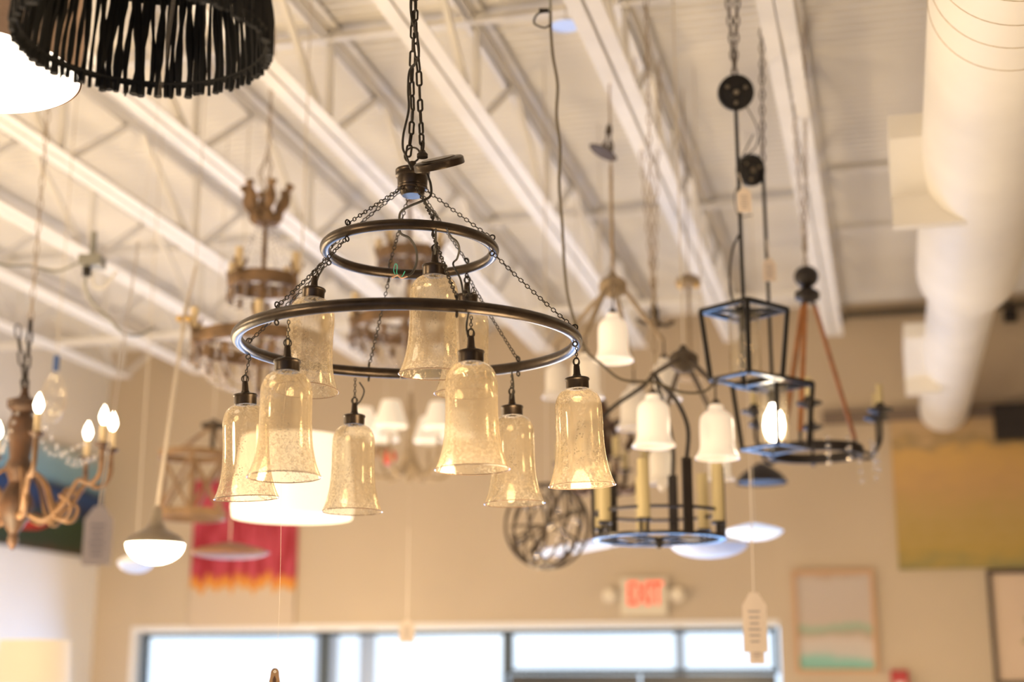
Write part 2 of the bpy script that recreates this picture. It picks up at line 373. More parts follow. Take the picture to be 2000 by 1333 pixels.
# ------------------------------------------------------------------ duct
r = root('air_duct', 'big white round air duct running back along the ceiling at the right', 'duct', B(.425, 0, 0), None, BR)
m_ = MB(); zc = 3.885; NS = 48
prof = []
def cyl(m_, y0, y1, ra, rb, z=zc):
    m_.grid([[Vector((rad * math.cos(2 * PI * k / NS), y, z + rad * math.sin(2 * PI * k / NS))) for k in range(NS)] for y, rad in ((y0, ra), (y1, rb))], True)
YS = 6.75
cyl(m_, 2.0, YS, .228, .228); cyl(m_, YS, YS + .07, .228, .168); m_.build('duct_pipe', WHITE, r)
m_ = MB(); cyl(m_, YS + .07, 10.35, .168, .168); cyl(m_, 10.35, 10.45, .168, .12); cyl(m_, 10.45, 10.47, .12, .001); m_.build('duct_pipe', WHITE, r)
SEAM = mat('duct_seam', (.45, .36, .24), .6)
for y in (3.48, 3.62, 3.76, 3.91):
    m_ = MB(); m_.ring((0, y, zc), .2285, .0012, (0, 1, 0), 64, 6); m_.build('seam_band', SEAM, r)
for (ya, yb, sc_) in ((4.98, 5.3, 1.05), (8.15, 8.75, .85)):
    m_ = MB(); xw0 = -.325 * sc_; xw1 = -.10; zt = zc + .10
    zl = zc - .05; zf = zc - .10
    # boot: underside slopes down away from the viewer, then a square end
    P = [(ya, zt), (ya, zl + .06), (yb, zf - .0), (yb, zt)]
    b0 = len(m_.v)
    for x in (xw0, xw1):
        for y, z in P: m_.v.append((x, y, z))
    for f in ((0, 1, 2, 3), (7, 6, 5, 4), (0, 4, 5, 1), (1, 5, 6, 2), (2, 6, 7, 3), (3, 7, 4, 0)): m_.f.append(tuple(b0 + q for q in f))
    bb(m_, xw0, xw1 + .03, yb, yb + .06, zf - .11 * sc_, zt)
    m_.build('register_boot', WHITE, r, False)
for y in (3.0, 5.3, 8.0, 9.6):
    m_ = MB(); m_.tube([(0, y, zc + (.22 if y < 6.7 else .165)), (0, y, ZD(y))], .006); m_.build('hanger_rod', GALV, r)
# ================================================================== MAIN CHANDELIER
O = at(797, 670, 3.40)
R = root('bell_chandelier', 'dark bronze two-ring chandelier with nine mottled glass bell shades, in focus at centre', 'chandelier', O)
RL, RS, ZS, ZH = .403, .2045, .230, .374
m_ = MB(); m_.ring((0, 0, 0), RL, .0138, (0, -.028, 1), 160, 20); m_.build('large_ring', BRONZE, R)
m_ = MB(); m_.ring((0, 0, ZS), RS, .0127, (0, 0, 1), 120, 20); m_.build('small_ring', BRONZE, R)
HX = .004
LZ = lambda ph: Vector((0, 0, .028 * pol(RL, ph).y))
m_ = MB(); m_.lathe([(0.0, ZH - .004), (0.0246, ZH - .004), (0.0295, ZH + .002), (0.0312, ZH + .012), (0.0361, ZH + .014), (0.0373, ZH + .018), (0.0353, ZH + .021), (0.0365, ZH + .024), (0.0377, ZH + .043), (0.0422, ZH + .046), (0.0422, ZH + .051), (0.0402, ZH + .053), (0.0426, ZH + .056), (0.0426, ZH + .062), (0.023, ZH + .066), (0.0098, ZH + .07), (0.0082, ZH + .085), (0, ZH + .087)], (HX, 0, 0), 48)
hub = m_.build('hub', BRONZE, R)
m_ = MB(); m_.ring((HX - .002, 0, ZH + .103), .0195, .0026, (.25, 1, 0), 28, 8); m_.build('hub_loop', BRONZE2, hub)
# canopy plate hanging tilted beside the hub
M = Euler((math.radians(25), math.radians(-13), 0)).to_matrix()
pc = at(857, 318, 3.40) - O
m_ = MB(); m_.lathe([(0, .011), (.040, .011), (.043, .008), (.056, .008), (.061, .004), (.0615, -.010), (.060, -.012), (.058, -.010), (.057, .0), (0, .003)], pc, 48, M)
cn = m_.build('ceiling_canopy', BRONZE, R); cn['label'] = 'tilted round ceiling canopy hanging beside the hub'
q = at(825, 303, 3.36) - O
m_ = MB(); m_.lathe([(0, -.006), (.013, -.006), (.013, .002), (.009, .006), (.006, .012), (0, .013)], q, 20); m_.ring(q + Vector((0, 0, .022)), .010, .0026, (1, .4, 0), 20, 6, 1.3, .8); m_.build('canopy_nut', BRONZE2, cn)
# hanging chains
topz = deck_z(O) - O.z
m_ = MB(); a = Vector((HX - .002, 0, ZH + .118)); b = at(807, 0, 3.5) - O
pa = [at(x, y, D) - O for x, y, D in ((797, 306, 3.42), (803, 262, 3.42), (806, 215, 3.43), (804, 160, 3.45), (806, 100, 3.47), (807, 50, 3.48), (807, 0, 3.5))]
for i in range(len(pa) - 1): m_.chain(pa[i], pa[i + 1], .039, .0175, .0028, 14, 7, rnd=.25, tw=.5 * i)
m_.chain(pa[-1], (pa[-1].x, pa[-1].y, topz), .039, .0175, .0028, 10, 5); m_.build('suspension_chain', BRONZE2, R)
pb = [at(x, y, D) - O for x, y, D in ((824, 284, 3.37), (822, 240, 3.38), (820, 195, 3.40), (818, 140, 3.42), (812, 85, 3.43), (811, 40, 3.44), (812, 0, 3.45))]
m_ = MB()
for i in range(len(pb) - 1): m_.chain(pb[i], pb[i + 1], .038, .0172, .0028, 14, 7, rnd=.25, tw=.9 + .4 * i)
m_.chain(pb[-1], (pb[-1].x, pb[-1].y, topz), .038, .0172, .0028, 10, 5); m_.build('suspension_chain', BRONZE2, R)
def wire(name, pts, rad, m, parent, off=O):
    mm = MB(); mm.tube(spl([at(*p) - off for p in pts], 7), rad, 8); return mm.build(name, m, parent)
c0 = [(807, -60, 3.44), (802, 0, 3.44), (804, 35, 3.44), (812, 60, 3.42), (818, 95, 3.41), (815, 118, 3.41), (800, 138, 3.42), (797, 175, 3.41), (798, 215, 3.40), (788, 262, 3.39), (787, 290, 3.38), (794, 306, 3.37), (800, 322, 3.36), (803, 330, 3.37)]
wire('power_cord', c0, .0028, CORDM, R)
mm = MB(); p_ = at(807, -60, 3.44) - O; mm.tube([p_, (p_.x, p_.y, topz)], .0028, 6); mm.build('power_cord', CORDM, R)
wire('power_cord', [(834, 340, 3.38), (841, 360, 3.37), (841, 382, 3.36), (826, 392, 3.34), (800, 403, 3.34), (783, 414, 3.36), (780, 432, 3.38), (782, 455, 3.40), (800, 466, 3.42), (812, 486, 3.44), (814, 510, 3.45), (806, 532, 3.45), (793, 540, 3.44), (785, 541, 3.44)], .0030, CORDM, R)
wire('frayed_end', [(795, 540, 3.44), (784, 543, 3.43), (776, 538, 3.43), (766, 543, 3.42)], .0022, mat('bare_wire_skin', (.50, .30, .20), .6), R)
wire('green_wire', [(776, 541, 3.43), (769, 530, 3.43), (772, 516, 3.43), (776, 520, 3.43), (775, 534, 3.43), (784, 541, 3.43), (791, 530, 3.43)], .0009, mat('green_insulation', (.03, .42, .30), .5), R)
wire('power_cord', [(828, 392, 3.34), (833, 402, 3.30), (845, 413, 3.22), (856, 428, 3.18)], .0022, CORDM, R)
wire('power_cord', [(851, 447, 3.19), (851, 470, 3.20), (849, 497, 3.22)], .0024, CORDM, R)
wire('power_cord', [(872, 446, 3.19), (880, 462, 3.24), (892, 472, 3.26), (897, 486, 3.28), (893, 505, 3.30), (885, 517, 3.3), (899, 545, 3.2), (905, 575, 3.1)], .0024, CORDM, R)
wire('power_cord', [(915, 612, 3.02), (911, 640, 3.03), (917, 668, 3.03)], .0024, CORDM, R)
wire('power_cord', [(702, 747, 3.76), (711, 763, 3.76), (706, 780, 3.76), (697, 792, 3.76)], .0022, CORDM, R)
wire('power_cord', [(634, 520, 3.45), (622, 540, 3.45), (617, 556, 3.45)], .0024, CORDM, R)
wire('power_cord', [(999, 725, 3.66), (1003, 755, 3.66), (998, 780, 3.66)], .0022, CORDM, R)
# loose knot of bronze wire on the large ring
m_ = MB(); kc = at(917, 577, 3.03) - O
for i in range(7): m_.ring(kc + Vector((random.uniform(-.008, .008), random.uniform(-.006, .006), random.uniform(-.004, .014))), .0065, .0012, (random.uniform(-1, 1), random.uniform(-1, 1), random.uniform(-1, 1)), 12, 5)
m_.build('chain_knot', BRONZE2, R)
# side chains hub -> small ring -> large ring, each with its hooks
PH = [19 + 60 * k for k in range(6)]
for ph in PH:
    h = pol(.031, ph, ZH + .012) + Vector((HX, 0, 0)); s = pol(RS, ph, ZS + .018); l = pol(RL, ph, .018) + LZ(ph)
    m_ = MB(); m_.chain(h, s, .0138, .0106, .0013, 10, 5, rnd=.3)
    m_.build('side_chain', BRONZE2, R)
    s2 = pol(RS + .004, ph, ZS - .020)
    m_ = MB(); m_.chain(s2, l, .0138, .0106, .0013, 10, 5, sag=.004, rnd=.3)
    m_.build('side_chain', BRONZE2, R)
    rad = pol(1, ph)
    m_ = MB(); m_.ring(pol(RS, ph, ZS + .021), .0065, .0019, rad.cross(Vector((0, 0, 1))), 16, 6); m_.ring(pol(RS, ph, ZS - .019), .0055, .0019, rad.cross(Vector((0, 0, 1))), 16, 6); m_.build('hook', BRONZE2, R)
    m_ = MB(); m_.ring(pol(RL, ph, .021) + LZ(ph), .0065, .0019, rad.cross(Vector((0, 0, 1))), 16, 6); m_.ring(pol(RL, ph, -.019) + LZ(ph), .0055, .0019, rad.cross(Vector((0, 0, 1))), 16, 6); m_.build('hook', BRONZE2, R)
# a joint band on the far side of the large ring
m_ = MB()
a = math.radians(187); c = pol(RL, 187, 0) + LZ(187); m_.ring(c, .0157, .0012, (math.cos(a), math.sin(a), 0), 24, 6); m_.build('joint_band', mat('pale_joint', (.45, .38, .28), .5, .3), R)
# bell shades
GP = [(.019, 0), (.024, -.001), (.035, -.006), (.0445, -.014), (.051, -.026), (.0545, -.040), (.0555, -.060), (.0555, -.085), (.0555, -.110), (.0565, -.135), (.0585, -.158), (.0615, -.178), (.0655, -.196), (.0705, -.212), (.0755, -.224), (.0778, -.229)]
def smooth_prof(P, n=4):
    q = spl([Vector((a, 0, b)) for a, b in P], n); return [(p.x, p.z) for p in q]
GPS = smooth_prof(GP)
def bell(px, pyc, D, tx, ty, ph, Rr, Zr, idx):
    # cap top at the pixel; hung from the ring by a short chain
    for _ in range(4):      # slide along the sight line until the shade hangs plumb below its ring
        top = at(px, pyc, D) - O; yt = math.sqrt(max(0, Rr * Rr - top.x ** 2)) * (-1 if math.cos(math.radians(ph)) > 0 else 1); D += (yt - top.y) / math.cos(TH)
    top = at(px, pyc, D) - O; ph = math.degrees(math.atan2(top.x, -top.y))
    Q = Euler((math.radians(tx), math.radians(ty), random.uniform(0, 6))).to_matrix()
    cap = MB(); cap.lathe([(.0, .030), (.0062, .030), (.0072, .026), (.0085, .008), (.011, .002), (.024, -.001), (.0285, -.003), (.0295, -.006), (.0285, -.008), (.0272, -.010), (.0272, -.026), (.0262, -.028), (.012, -.028)], top, 32, Q)
    g = MB(); go = Q @ Vector((0, 0, -.0265))
    g.lathe(GPS, (0, 0, 0), 64, Q)
    gl = g.build('bell_shade', MERC, R); gl.location = top + go
    # rim bead
    rb = MB(); rb.ring((0, 0, 0), GPS[-1][0], .0011, Q @ Vector((0, 0, 1)), 64, 6); o = rb.build('glass_rim', mat('glass_rim_edge', (.20, .13, .09), .2), gl); o.location = Q @ Vector((0, 0, GPS[-1][1]))
    cp = cap.build('shade_cap', BRONZE, R)
    hook = pol(Rr, ph, Zr - .019) + (LZ(ph) if Zr == 0 else Vector()); tp = top + Q @ Vector((0, 0, .034))
    c = MB(); c.chain(hook, tp + Vector((0, 0, .010)), .0105, .0082, .0012, 10, 5, rnd=.4); c.ring(tp + Vector((0, 0, .004)), .0088, .0016, (1, .8, .1), 18, 6); c.ring(tp + Vector((0, 0, .002)), .0088, .0016, (-.5, .8, .1), 18, 6)
    c.build('short_chain', BRONZE2, R)
DL = lambda ph: 3.40 - RL * math.cos(math.radians(ph)) * math.cos(TH)
DS = lambda ph: 3.45 - RS * math.cos(math.radians(ph)) * math.cos(TH)
for (px, py, ph, tx, ty) in ((561, 702, -41, 0, 1.5), (920, 684, 19, 0, 1), (1127, 737, 79, 1, -2.5), (1000, 792, 139, 0, 1.5), (692, 810, 199, 0, 0.5), (479, 769, 259, 0, 3.5)):
    bell(px, py, DL(ph) - .02, tx, ty, ph, RL, 0, 0)
for (px, py, ph, tx, ty) in ((849, 516, 19, 0, 2.0), (613, 563, 259, 0, -4), (912, 575, 139, 0, 1.5)):
    bell(px, py, DS(ph) + .0, tx, ty, ph, RS, ZS, 0)
# small price tag hanging on a thread from the near left shade
T = at(537, 1311, 3.10)
tg = root('price_tag', 'small brown wooden price tag on a thread at the bottom edge of the picture', 'tag', T)
m_ = MB(); m_.poly([(-.012, -.09), (-.012, -.025), (-.0095, -.012), (-.0085, -.002), (-.006, .003), (-.002, .0055), (.002, .0055), (.006, .003), (.0085, -.002), (.0095, -.012), (.012, -.025), (.012, -.09)], .002)
m_.build('tag_card', TAN, tg, False)
m_ = MB(); m_.ring((0, -.0012, -.002), .0022, .0008, (0, 1, 0), 14, 5); m_.build('eyelet', mat('pale_eyelet', (.9, .85, .75), .5), tg)
m_ = MB(); m_.poly([(-.0035, -.08), (-.0035, -.018), (0, -.010), (.0035, -.018), (.0035, -.08)], .0028); m_.build('printed_mark', BROWNW, tg, False)
m_ = MB(); m_.tube(spl([Vector((0, 0, -.001)), at(543, 1250, 3.10) - T, at(548, 1090, 3.10) - T, at(549, 940, 3.1) - T, at(551, 845, 3.08) - T, at(561, 728, 3.08) - T]), .0003, 5); m_.build('thread', STRINGM, tg)
# ================================================================== BLACK CORD SHADE (top left)
D0 = 2.6; C0 = at(281, 70, D0); rr = .228
r = root('corded_drum_shade', 'black string-fringed drum pendant shade cut by the top edge of the picture', 'pendant lamp', C0)
FIB = mat('black_fibre_cord', (.006, .005, .004), .9, 0, .3, 50)
m_ = MB(); m_.ring((0, 0, 0), rr, .004, (0, 0, 1), 90, 8); m_.ring((0, 0, .004), rr - .006, .003, (0, 0, 1), 90, 8); m_.build('bottom_hoop', FIB, r)
m_ = MB(); m_.ring((0, 0, .176), rr * .955, .006, (0, 0, 1), 90, 8)
m_.lathe([(rr * .96, .172), (rr * .96, .30), (rr * .93, .31)], (0, 0, 0), 64)
for k in range(5): m_.ring((0, 0, .19 + .02 * k), rr * .96, .006, (0, 0, 1), 72, 6)
m_.build('woven_top_band', FIB, r)
m_ = MB(); N = 96
for k in range(N):
    ph = 360 * k / N + random.uniform(-1.1, 1.1); w0 = random.choice((.0052, .0036, .0044, .0028, .0060)); pts = []; rd = []
    j = random.uniform(-1.3, 1.3)
    for i in range(9):
        t = i / 8; z = -.022 + random.uniform(-.004, .004) * (i == 0) + .20 * t
        f = .965 + .035 * math.cos(t * PI) * 1 + .012 * math.sin(t * PI)
        pts.append(pol(rr * f, ph + j * math.sin(t * PI * 1.5), z)); rd.append(w0 * (1.12 + .30 * math.sin(t * 9 + k * 1.7) + random.uniform(0, .4)))
    m_.tube(pts, rd, 6)
    if k % 3 == 0:
        for q in range(2):
            pp = ph + random.uniform(-1.6, 1.6); m_.tube([pol(rr * 1.0, pp, -.022 + random.uniform(-.006, .01)), pol(rr * 1.004, pp + random.uniform(-.6, .6), .01)], .0018, 5)
m_.build('cord_fringe', FIB, r)
m_ = MB()
for k in range(0, 24): m_.tube([pol(rr * .95, 15 * k, .30), pol(.03, 15 * k, .305)], .006, 5)
m_.build('top_spokes', FIB, r)
m_ = MB(); m_.tube([(0, 0, .30), (0, 0, up_z(r))], .005, 8); m_.build('suspension_rod', BLACK, r)
# ================================================================== GLOWING DISC DRUM (top left)
C1 = at(-64, 141, 3.12)
r = root('lit_drum_pendant', 'glowing white diffuser of a drum pendant cut by the left edge', 'pendant lamp', C1)
m_ = MB(); m_.lathe([(.0001, -.002), (.05, -.002), (.10, -.002), (.235, 0), (.237, .003), (.235, .006), (.0001, .006)], (0, 0, 0), 96); m_.build('diffuser', DIFFU, r)
m_ = MB(); m_.lathe([(.241, .002), (.241, .25), (.238, .25), (.238, .002)], (0, 0, 0), 96); m_.build('fabric_drum', DRUMTAN, r)
m_ = MB(); m_.box(pol(.238, 48, -.002), (.003, .012, .012)); m_.box(pol(.238, 48, -.006), (.008, .004, .004)); m_.build('clip', IRON, r)
m_ = MB(); m_.tube([(0, 0, .1), (0, 0, up_z(r))], .006, 8); m_.build('suspension_rod', BLACK, r)
# ================================================================== helpers for background fixtures
def sleeve(px, h, rad, m, parent, cup=True, cupm=None, bulb=None):
    p = Vector(px); c = MB(); c.lathe([(0, 0), (rad, 0), (rad, h), (rad * .6, h), (0, h - .003)], p, 14); o = c.build('candle_sleeve', m, parent)
    if cup:
        c = MB(); c.lathe([(0, -.02), (rad * .8, -.018), (rad * 2.3, -.002), (rad * 2.4, .002), (rad, .0)], p, 16); c.build('candle_cup', cupm or IRON, parent)
    if bulb:
        c = MB(); c.lathe([(.005, h), (.014, h + .014), (.018, h + .030), (.012, h + .052), (.001, h + .074)], p, 12); c.build('flame_bulb', bulb, parent)
    return o
def chain_up(r, z0, z1=None, L=.045, W=.022, rad=.0032, m=None, x=0, y=0, dx=0, dy=0):
    c = MB(); z1 = z1 or up_z(r); c.chain((x, y, z0), (x + dx, y + dy, z1), L, W, rad, 8, 5, rnd=.2); return c.build('suspension_chain', m or IRON, r)
def beads(mb, pts, rad, gap, seg=6):
    P = spl(pts, 6); acc = 0; last = P[0]; mb.sphere(last, rad, seg)
    for p in P[1:]:
        d = (p - last).length
        if d >= gap: mb.sphere(p, rad, seg); last = p
# ---- two-tier beaded chandeliers
def beaded(px, py, D, s, lab, z_low=0, crown=True, uz=.27, ru=.148, rl=.285):
    r = root('beaded_chandelier', lab, 'chandelier', at(px, py, D), 'aged tan beaded chandeliers')
    def band(z, R, h):
        m_ = MB(); m_.lathe([(R, z), (R + .004, z + h / 2), (R, z + h), (R - .012, z + h), (R - .012, z), (R, z)], (0, 0, 0), 48); return m_
    band(0, rl, .058).build('lower_band', GOLDW, r); band(uz, ru, .058).build('upper_band', GOLDW, r)
    m_ = MB(); m_.lathe([(.001, -.20), (.012, -.19), (.02, -.17), (.008, -.15), (.011, -.02), (.016, 0), (.010, .04), (.012, .2), (.011, uz), (.018, uz + .02), (.010, uz + .05), (.011, uz + .2), (.009, uz + .30), (.02, uz + .32), (.03, uz + .335), (.012, uz + .35), (.004, uz + .42)], (0, 0, 0), 16); m_.build('stem', GOLDW, r)
    for z, R, n in ((.02, rl, 4), (uz + .02, ru, 4)):
        m_ = MB()
        for k in range(n): m_.bar(pol(.01, 360 * k / n + 30, z), pol(R - .004, 360 * k / n + 30, z), .012, .012)
        m_.build('cross_spokes', GOLDW, r)
    if crown:
        for k in range(6):
            ph = 60 * k + 82; m_ = MB(); pts = spl([pol(.012, ph, uz + .31), pol(.05, ph, uz + .325), pol(.075, ph, uz + .37), pol(.090, ph, uz + .43), pol(.105, ph, uz + .47)], 5)
            n = len(pts); m_.tube(pts, [.009 + .022 * abs(math.sin(i / n * PI * 2.6)) * (1 - .5 * i / n) for i in range(n)], 7)
            m_.build('crown_leaf', GOLDW, r)
    for n, R, z, o_ in ((6, rl + .022, .03, 68), (4, ru + .02, uz + .03, 63)):
        for k in range(n):
            ph = 360 * k / n + o_; m_ = MB(); m_.tube(spl([pol(R - .03, ph, z - .02), pol(R, ph, z - .025), pol(R + .006, ph, z + .01), pol(R, ph, z + .03)], 5), .006, 6)
            for q in range(3): m_.tube(spl([pol(R, ph, z + .01), pol(R, ph, z + .03) + Vector((.022 * math.cos(q * 2.1), .022 * math.sin(q * 2.1), .01)), pol(R, ph, z + .04) + Vector((.034 * math.cos(q * 2.1), .034 * math.sin(q * 2.1), .028))], 4), [.008] * 4 + [.006] * 3 + [.002] * 2 if False else .006, 5)
            m_.build('leaf_arm', GOLDW, r); sleeve(pol(R, ph, z + .03), .085, .017, CANDLE, r, False)
    def strand(pts, rad, gap):
        q = MB(); beads(q, pts, rad, gap, 6); q.build('bead_strand', CRYST, r)
    for k in range(10):
        ph = 36 * k; strand([pol(.028, ph, uz + .30), pol(.07, ph, uz + .20), pol(ru - .01, ph, uz + .04)], .005, .018)
    for k in range(18):
        ph = 20 * k; strand([pol(ru, ph, uz), pol(ru - .005, ph, uz - .06)], .0075, .016)
    for k in range(26):
        ph = 360 / 26 * k; strand([pol(rl, ph, 0), pol(rl - .004, ph, -.07)], .0085, .018)
    for k in range(14):
        ph = 360 / 14 * k; strand([pol(rl - .02, ph, -.01), pol(rl * .75, ph, -.12), pol(.05, ph, -.19)], .008, .019)
    for k in range(14):
        q = MB(); q.box(pol(ru - .006, 360 / 14 * k, uz - .035), (.018, .008, .045)); q.build('drop_plate', GOLDW, r, False)
    for k in range(18):
        q = MB(); q.box(pol(rl - .006, 20 * k, -.04), (.024, .010, .05)); q.build('drop_plate', GOLDW, r, False)
    c = MB(); z = uz + .42
    if crown:
        c.chain((0, 0, z), (-.035, 0, z + .11), .04, .02, .003, 8, 5); c.chain((0, 0, z), (.012, 0, z + .13), .04, .02, .003, 8, 5)
        c.chain((-.035, 0, z + .11), (0, 0, z + .2), .04, .02, .003, 8, 5); c.chain((.012, 0, z + .13), (0, 0, z + .2), .04, .02, .003, 8, 5)
        c.chain((0, 0, z + .2), (0, 0, up_z(r)), .04, .02, .003, 8, 5)
    else: c.tube([(0, 0, z), (0, 0, up_z(r))], .003, 8)
    c.build('suspension_chain', ROPE, r)
    return r
beaded(508, 688, 6.0, 1, 'aged tan two-tier beaded chandelier with leaf crown, behind the left end of the big ring')
beaded(796, 650, 6.7, 1, 'brown two-tier beaded chandelier seen through both rings of the bronze chandelier', uz=.34, ru=.15, rl=.27, crown=False)
# ---- carved wood chandelier at left edge
PALECORD = mat('pale_cord', (.62, .55, .46), .7)
r = root('carved_wood_chandelier', 'carved brown wood chandelier with curved arms and lit flame bulbs at the left edge', 'chandelier', at(24, 1070, 5.2))
s = 5.2 / FP
m_ = MB(); m_.lathe([(.001, -.01), (.012, 0), (.022, .02), (.016, .05), (.05, .10), (.066, .15), (.05, .20), (.03, .24), (.045, .28), (.05, .30), (.036, .33), (.045, .40), (.052, .46), (.038, .50), (.060, .52), (.062, .545), (.02, .56), (.008, .60)], (0, 0, 0), 24); m_.build('turned_column', BROWNW, r)
for ph in (28, 80, 104, 150, 215, 300):
    m_ = MB(); m_.tube(spl([pol(.03, ph, .13), pol(.12, ph, .10), pol(.20, ph, .17), pol(.24, ph, .24), pol(.29, ph, .23), pol(.325, ph, .27), pol(.325, ph, .36)], 7), .0095, 8)
    m_.tube(spl([pol(.03, ph, .30), pol(.10, ph, .24), pol(.15, ph, .12), pol(.20, ph, .10), pol(.22, ph, .15), pol(.17, ph, .19)], 7), .007, 7); m_.build('curved_arm', mat('dark_tan_wood', (.20, .105, .045), .6, 0, .35, 12), r)
    sleeve(pol(.325, ph, .375), .07, .012, CANDLE, r, True, BROWNW, BULB)
    c = MB(); c.lathe([(.001, -.06), (.008, -.045), (.010, -.03), (.003, -.005), (.001, 0)], pol(.325, ph, .35), 8); c.build('wood_drop', BROWNW, r)
for ph in (54, 92, 127, 0):
    m_ = MB(); beads(m_, [pol(.04, ph, .52), pol(.18, ph, .33), pol(.31, ph + 10, .36)], .008, .02); m_.build('bead_strand', CRYST, r)
chain_up(r, .58, .86, .06, .03, .005, BLACKM); chain_up(r, .58, .84, .06, .03, .004, BLACKM, dx=-.05); chain_up(r, .85, None, .05, .022, .0022, ROPE)
# ---- second small candelabrum with flames is part of the one above; teardrop bulb clear lantern
# ---- metal dome pendant lit
r = root('dome_pendant', 'brushed metal dome pendant on a long rod with a bright open mouth', 'pendant lamp', at(303, 1064, 5.5))
m_ = MB(); m_.lathe([(.112, 0), (.114, .004), (.098, .028), (.066, .046), (.040, .060), (.026, .085), (.020, .115), (.018, .135), (.010, .142), (.010, .15)], (0, 0, 0), 40); m_.build('dome_shade', CHROME, r)
m_ = MB(); m_.lathe([(.110 * math.sin(a * PI / 20) + .0001, .002 - .078 * math.cos(a * PI / 20)) for a in range(11)], (0, 0, 0), 40); m_.build('glowing_bowl', BULB, r)
m_ = MB(); m_.tube([(0, 0, .14), (.06, 0, .85)], .0075, 8); m_.tube([(.06, 0, .85), (.07, 0, .95)], .011, 8); m_.tube([(.07, 0, .95), (.10, 0, 1.12)], .006, 8); m_.build('rod', mat('pale_satin_metal', (.62, .54, .44), .35, .5), r)
m_ = MB(); m_.tube([(.10, 0, 1.12), (.10, 0, up_z(r))], .002, 6); m_.build('cord', PALECORD, r)
m_ = MB(); m_.sphere((.047, -.01, .90), .014); m_.sphere((.083, -.01, .90), .014); m_.build('brass_joint', BRASS, r)
# ---- pendants behind it
LEDC = mat('cool_led_diffuser', (.8, .85, .9), .5, emit=(.42, .62, 1.0), estr=.8)
COOLGLOW = mat('dim_cool_glow', (.45, .5, .6), .5, emit=(.22, .42, 1.0), estr=.42)
def dish(name, px, py, D, rad, h, m, lab, cat='pendant lamp', inner=None, belly=0):
    r = root(name, lab, cat, at(px, py, D)); m_ = MB()
    m_.lathe([(rad, 0), (rad * 1.01, .006), (rad * .8, h * .45), (rad * .35, h * .85), (.02, h), (.001, h)], (0, 0, 0), 40); m_.build('shade', m, r)
    m_ = MB(); m_.lathe([(rad * .98 * math.sin(a * PI / 16) + .001, .006 - belly * math.cos(a * PI / 16)) for a in range(9)], (0, 0, 0), 40); m_.build('diffuser', inner or SHADEW, r)
    m_ = MB(); m_.tube([(0, 0, h - .01), (0, 0, up_z(r))], .0028, 6); m_.build('cord', PALECORD, r); return r
COPPER = mat('copper_brown', (.28, .13, .06), .5, .3)
COOLD = mat('pale_white_diffuser', (.86, .87, .90), .5)
dish('copper_dish_pendant', 448, 1082, 6.6, .185, .05, COPPER, 'wide shallow copper-brown dish pendant in front of the red canvas', inner=mat('brown_underside', (.22, .10, .05), .6), belly=.03)
dish('small_dish_pendant', 265, 1100, 6.8, .085, .05, COOLD, 'pale blue-white shade half hidden below the lit metal dome', inner=COOLGLOW, belly=.055)
dish('white_disc_pendant', 1472, 1040, 6.7, .136, .04, LEDC, 'bluish white glowing disc lamp right of the black candle ring', inner=LEDC, belly=.045)
dish('shallow_bowl_pendant', 1385, 1066, 6.2, .17, .05, COOLD, 'wide shallow pale bowl partly behind the black candle ring, under its right side', inner=COOLGLOW, belly=.06)
dish('black_dome_pendant', 1488, 945, 7.0, .125, .10, BLACKM, 'blurred black dome pendant below the left black glass lantern', inner=BLACKM)
dish('ceiling_disc_lamp', 1105, 52, 5.6, .062, .03, COOLD, 'small blue-white disc lamp high beside the hanging cable', inner=COOLGLOW)
# ---- big glowing drum
r = root('lit_drum_pendant', 'large glowing white drum shade behind the lower left bells', 'pendant lamp', at(571, 1013, 5.4))
m_ = MB(); m_.lathe([(.224, 0), (.226, .004), (.232, .04), (.205, .305), (.203, .305), (.224, .006)], (0, 0, 0), 56); m_.build('fabric_drum', DRUMG, r)
m_ = MB(); m_.lathe([(.0001, .004), (.1, .004), (.222, .006)], (0, 0, 0), 56); m_.build('diffuser', mat('drum_base_diffuser', (.9, .85, .75), .6, emit=(1, .76, .50), estr=.8), r)
m_ = MB()
for k in range(3): m_.tube([pol(.2, 120 * k, .30), (0, 0, .31)], .003, 5)
m_.tube([(0, 0, .31), (0, 0, up_z(r))], .003, 6); m_.build('stem', PALECORD, r)
# ---- rustic wood cage lantern
r = root('wood_cage_lantern', 'rustic tan wood drum cage lantern with crossed braces above the copper dish', 'pendant lamp', at(372, 1015, 7.0))
def hoop(z, R, h=.03): 
    m_ = MB(); m_.lathe([(R, z), (R, z + h), (R - .012, z + h), (R - .012, z), (R, z)], (0, 0, 0), 36); return m_
hoop(0, .17, .045).build('hoop', TAN, r); hoop(.30, .17, .035).build('hoop', TAN, r)
for k in range(6):
    a = 60 * k + 10; m_ = MB(); m_.bar(pol(.165, a, .02), pol(.165, a, .32), .02, .012); m_.build('upright', TAN, r)
    m_ = MB(); m_.bar(pol(.165, a, .03), pol(.165, a + 60, .30), .014, .01); m_.bar(pol(.165, a + 60, .03), pol(.165, a, .30), .014, .01); m_.build('cross_brace', TAN, r)
m_ = MB(); m_.lathe([(.06, .46), (.062, .475), (.02, .49), (.012, .5), (.012, .33)], (.09, 0, 0), 20); m_.build('top_cap', IRON, r)
for k in range(3): m_ = MB(); m_.bar(pol(.165, 120 * k, .33), (.09, 0, .47), .008); m_.build('strut', TAN, r)
m_ = MB(); m_.tube([(.09, 0, .49), (.09, 0, up_z(r))], .0025, 6); m_.build('cord', PALECORD, r)
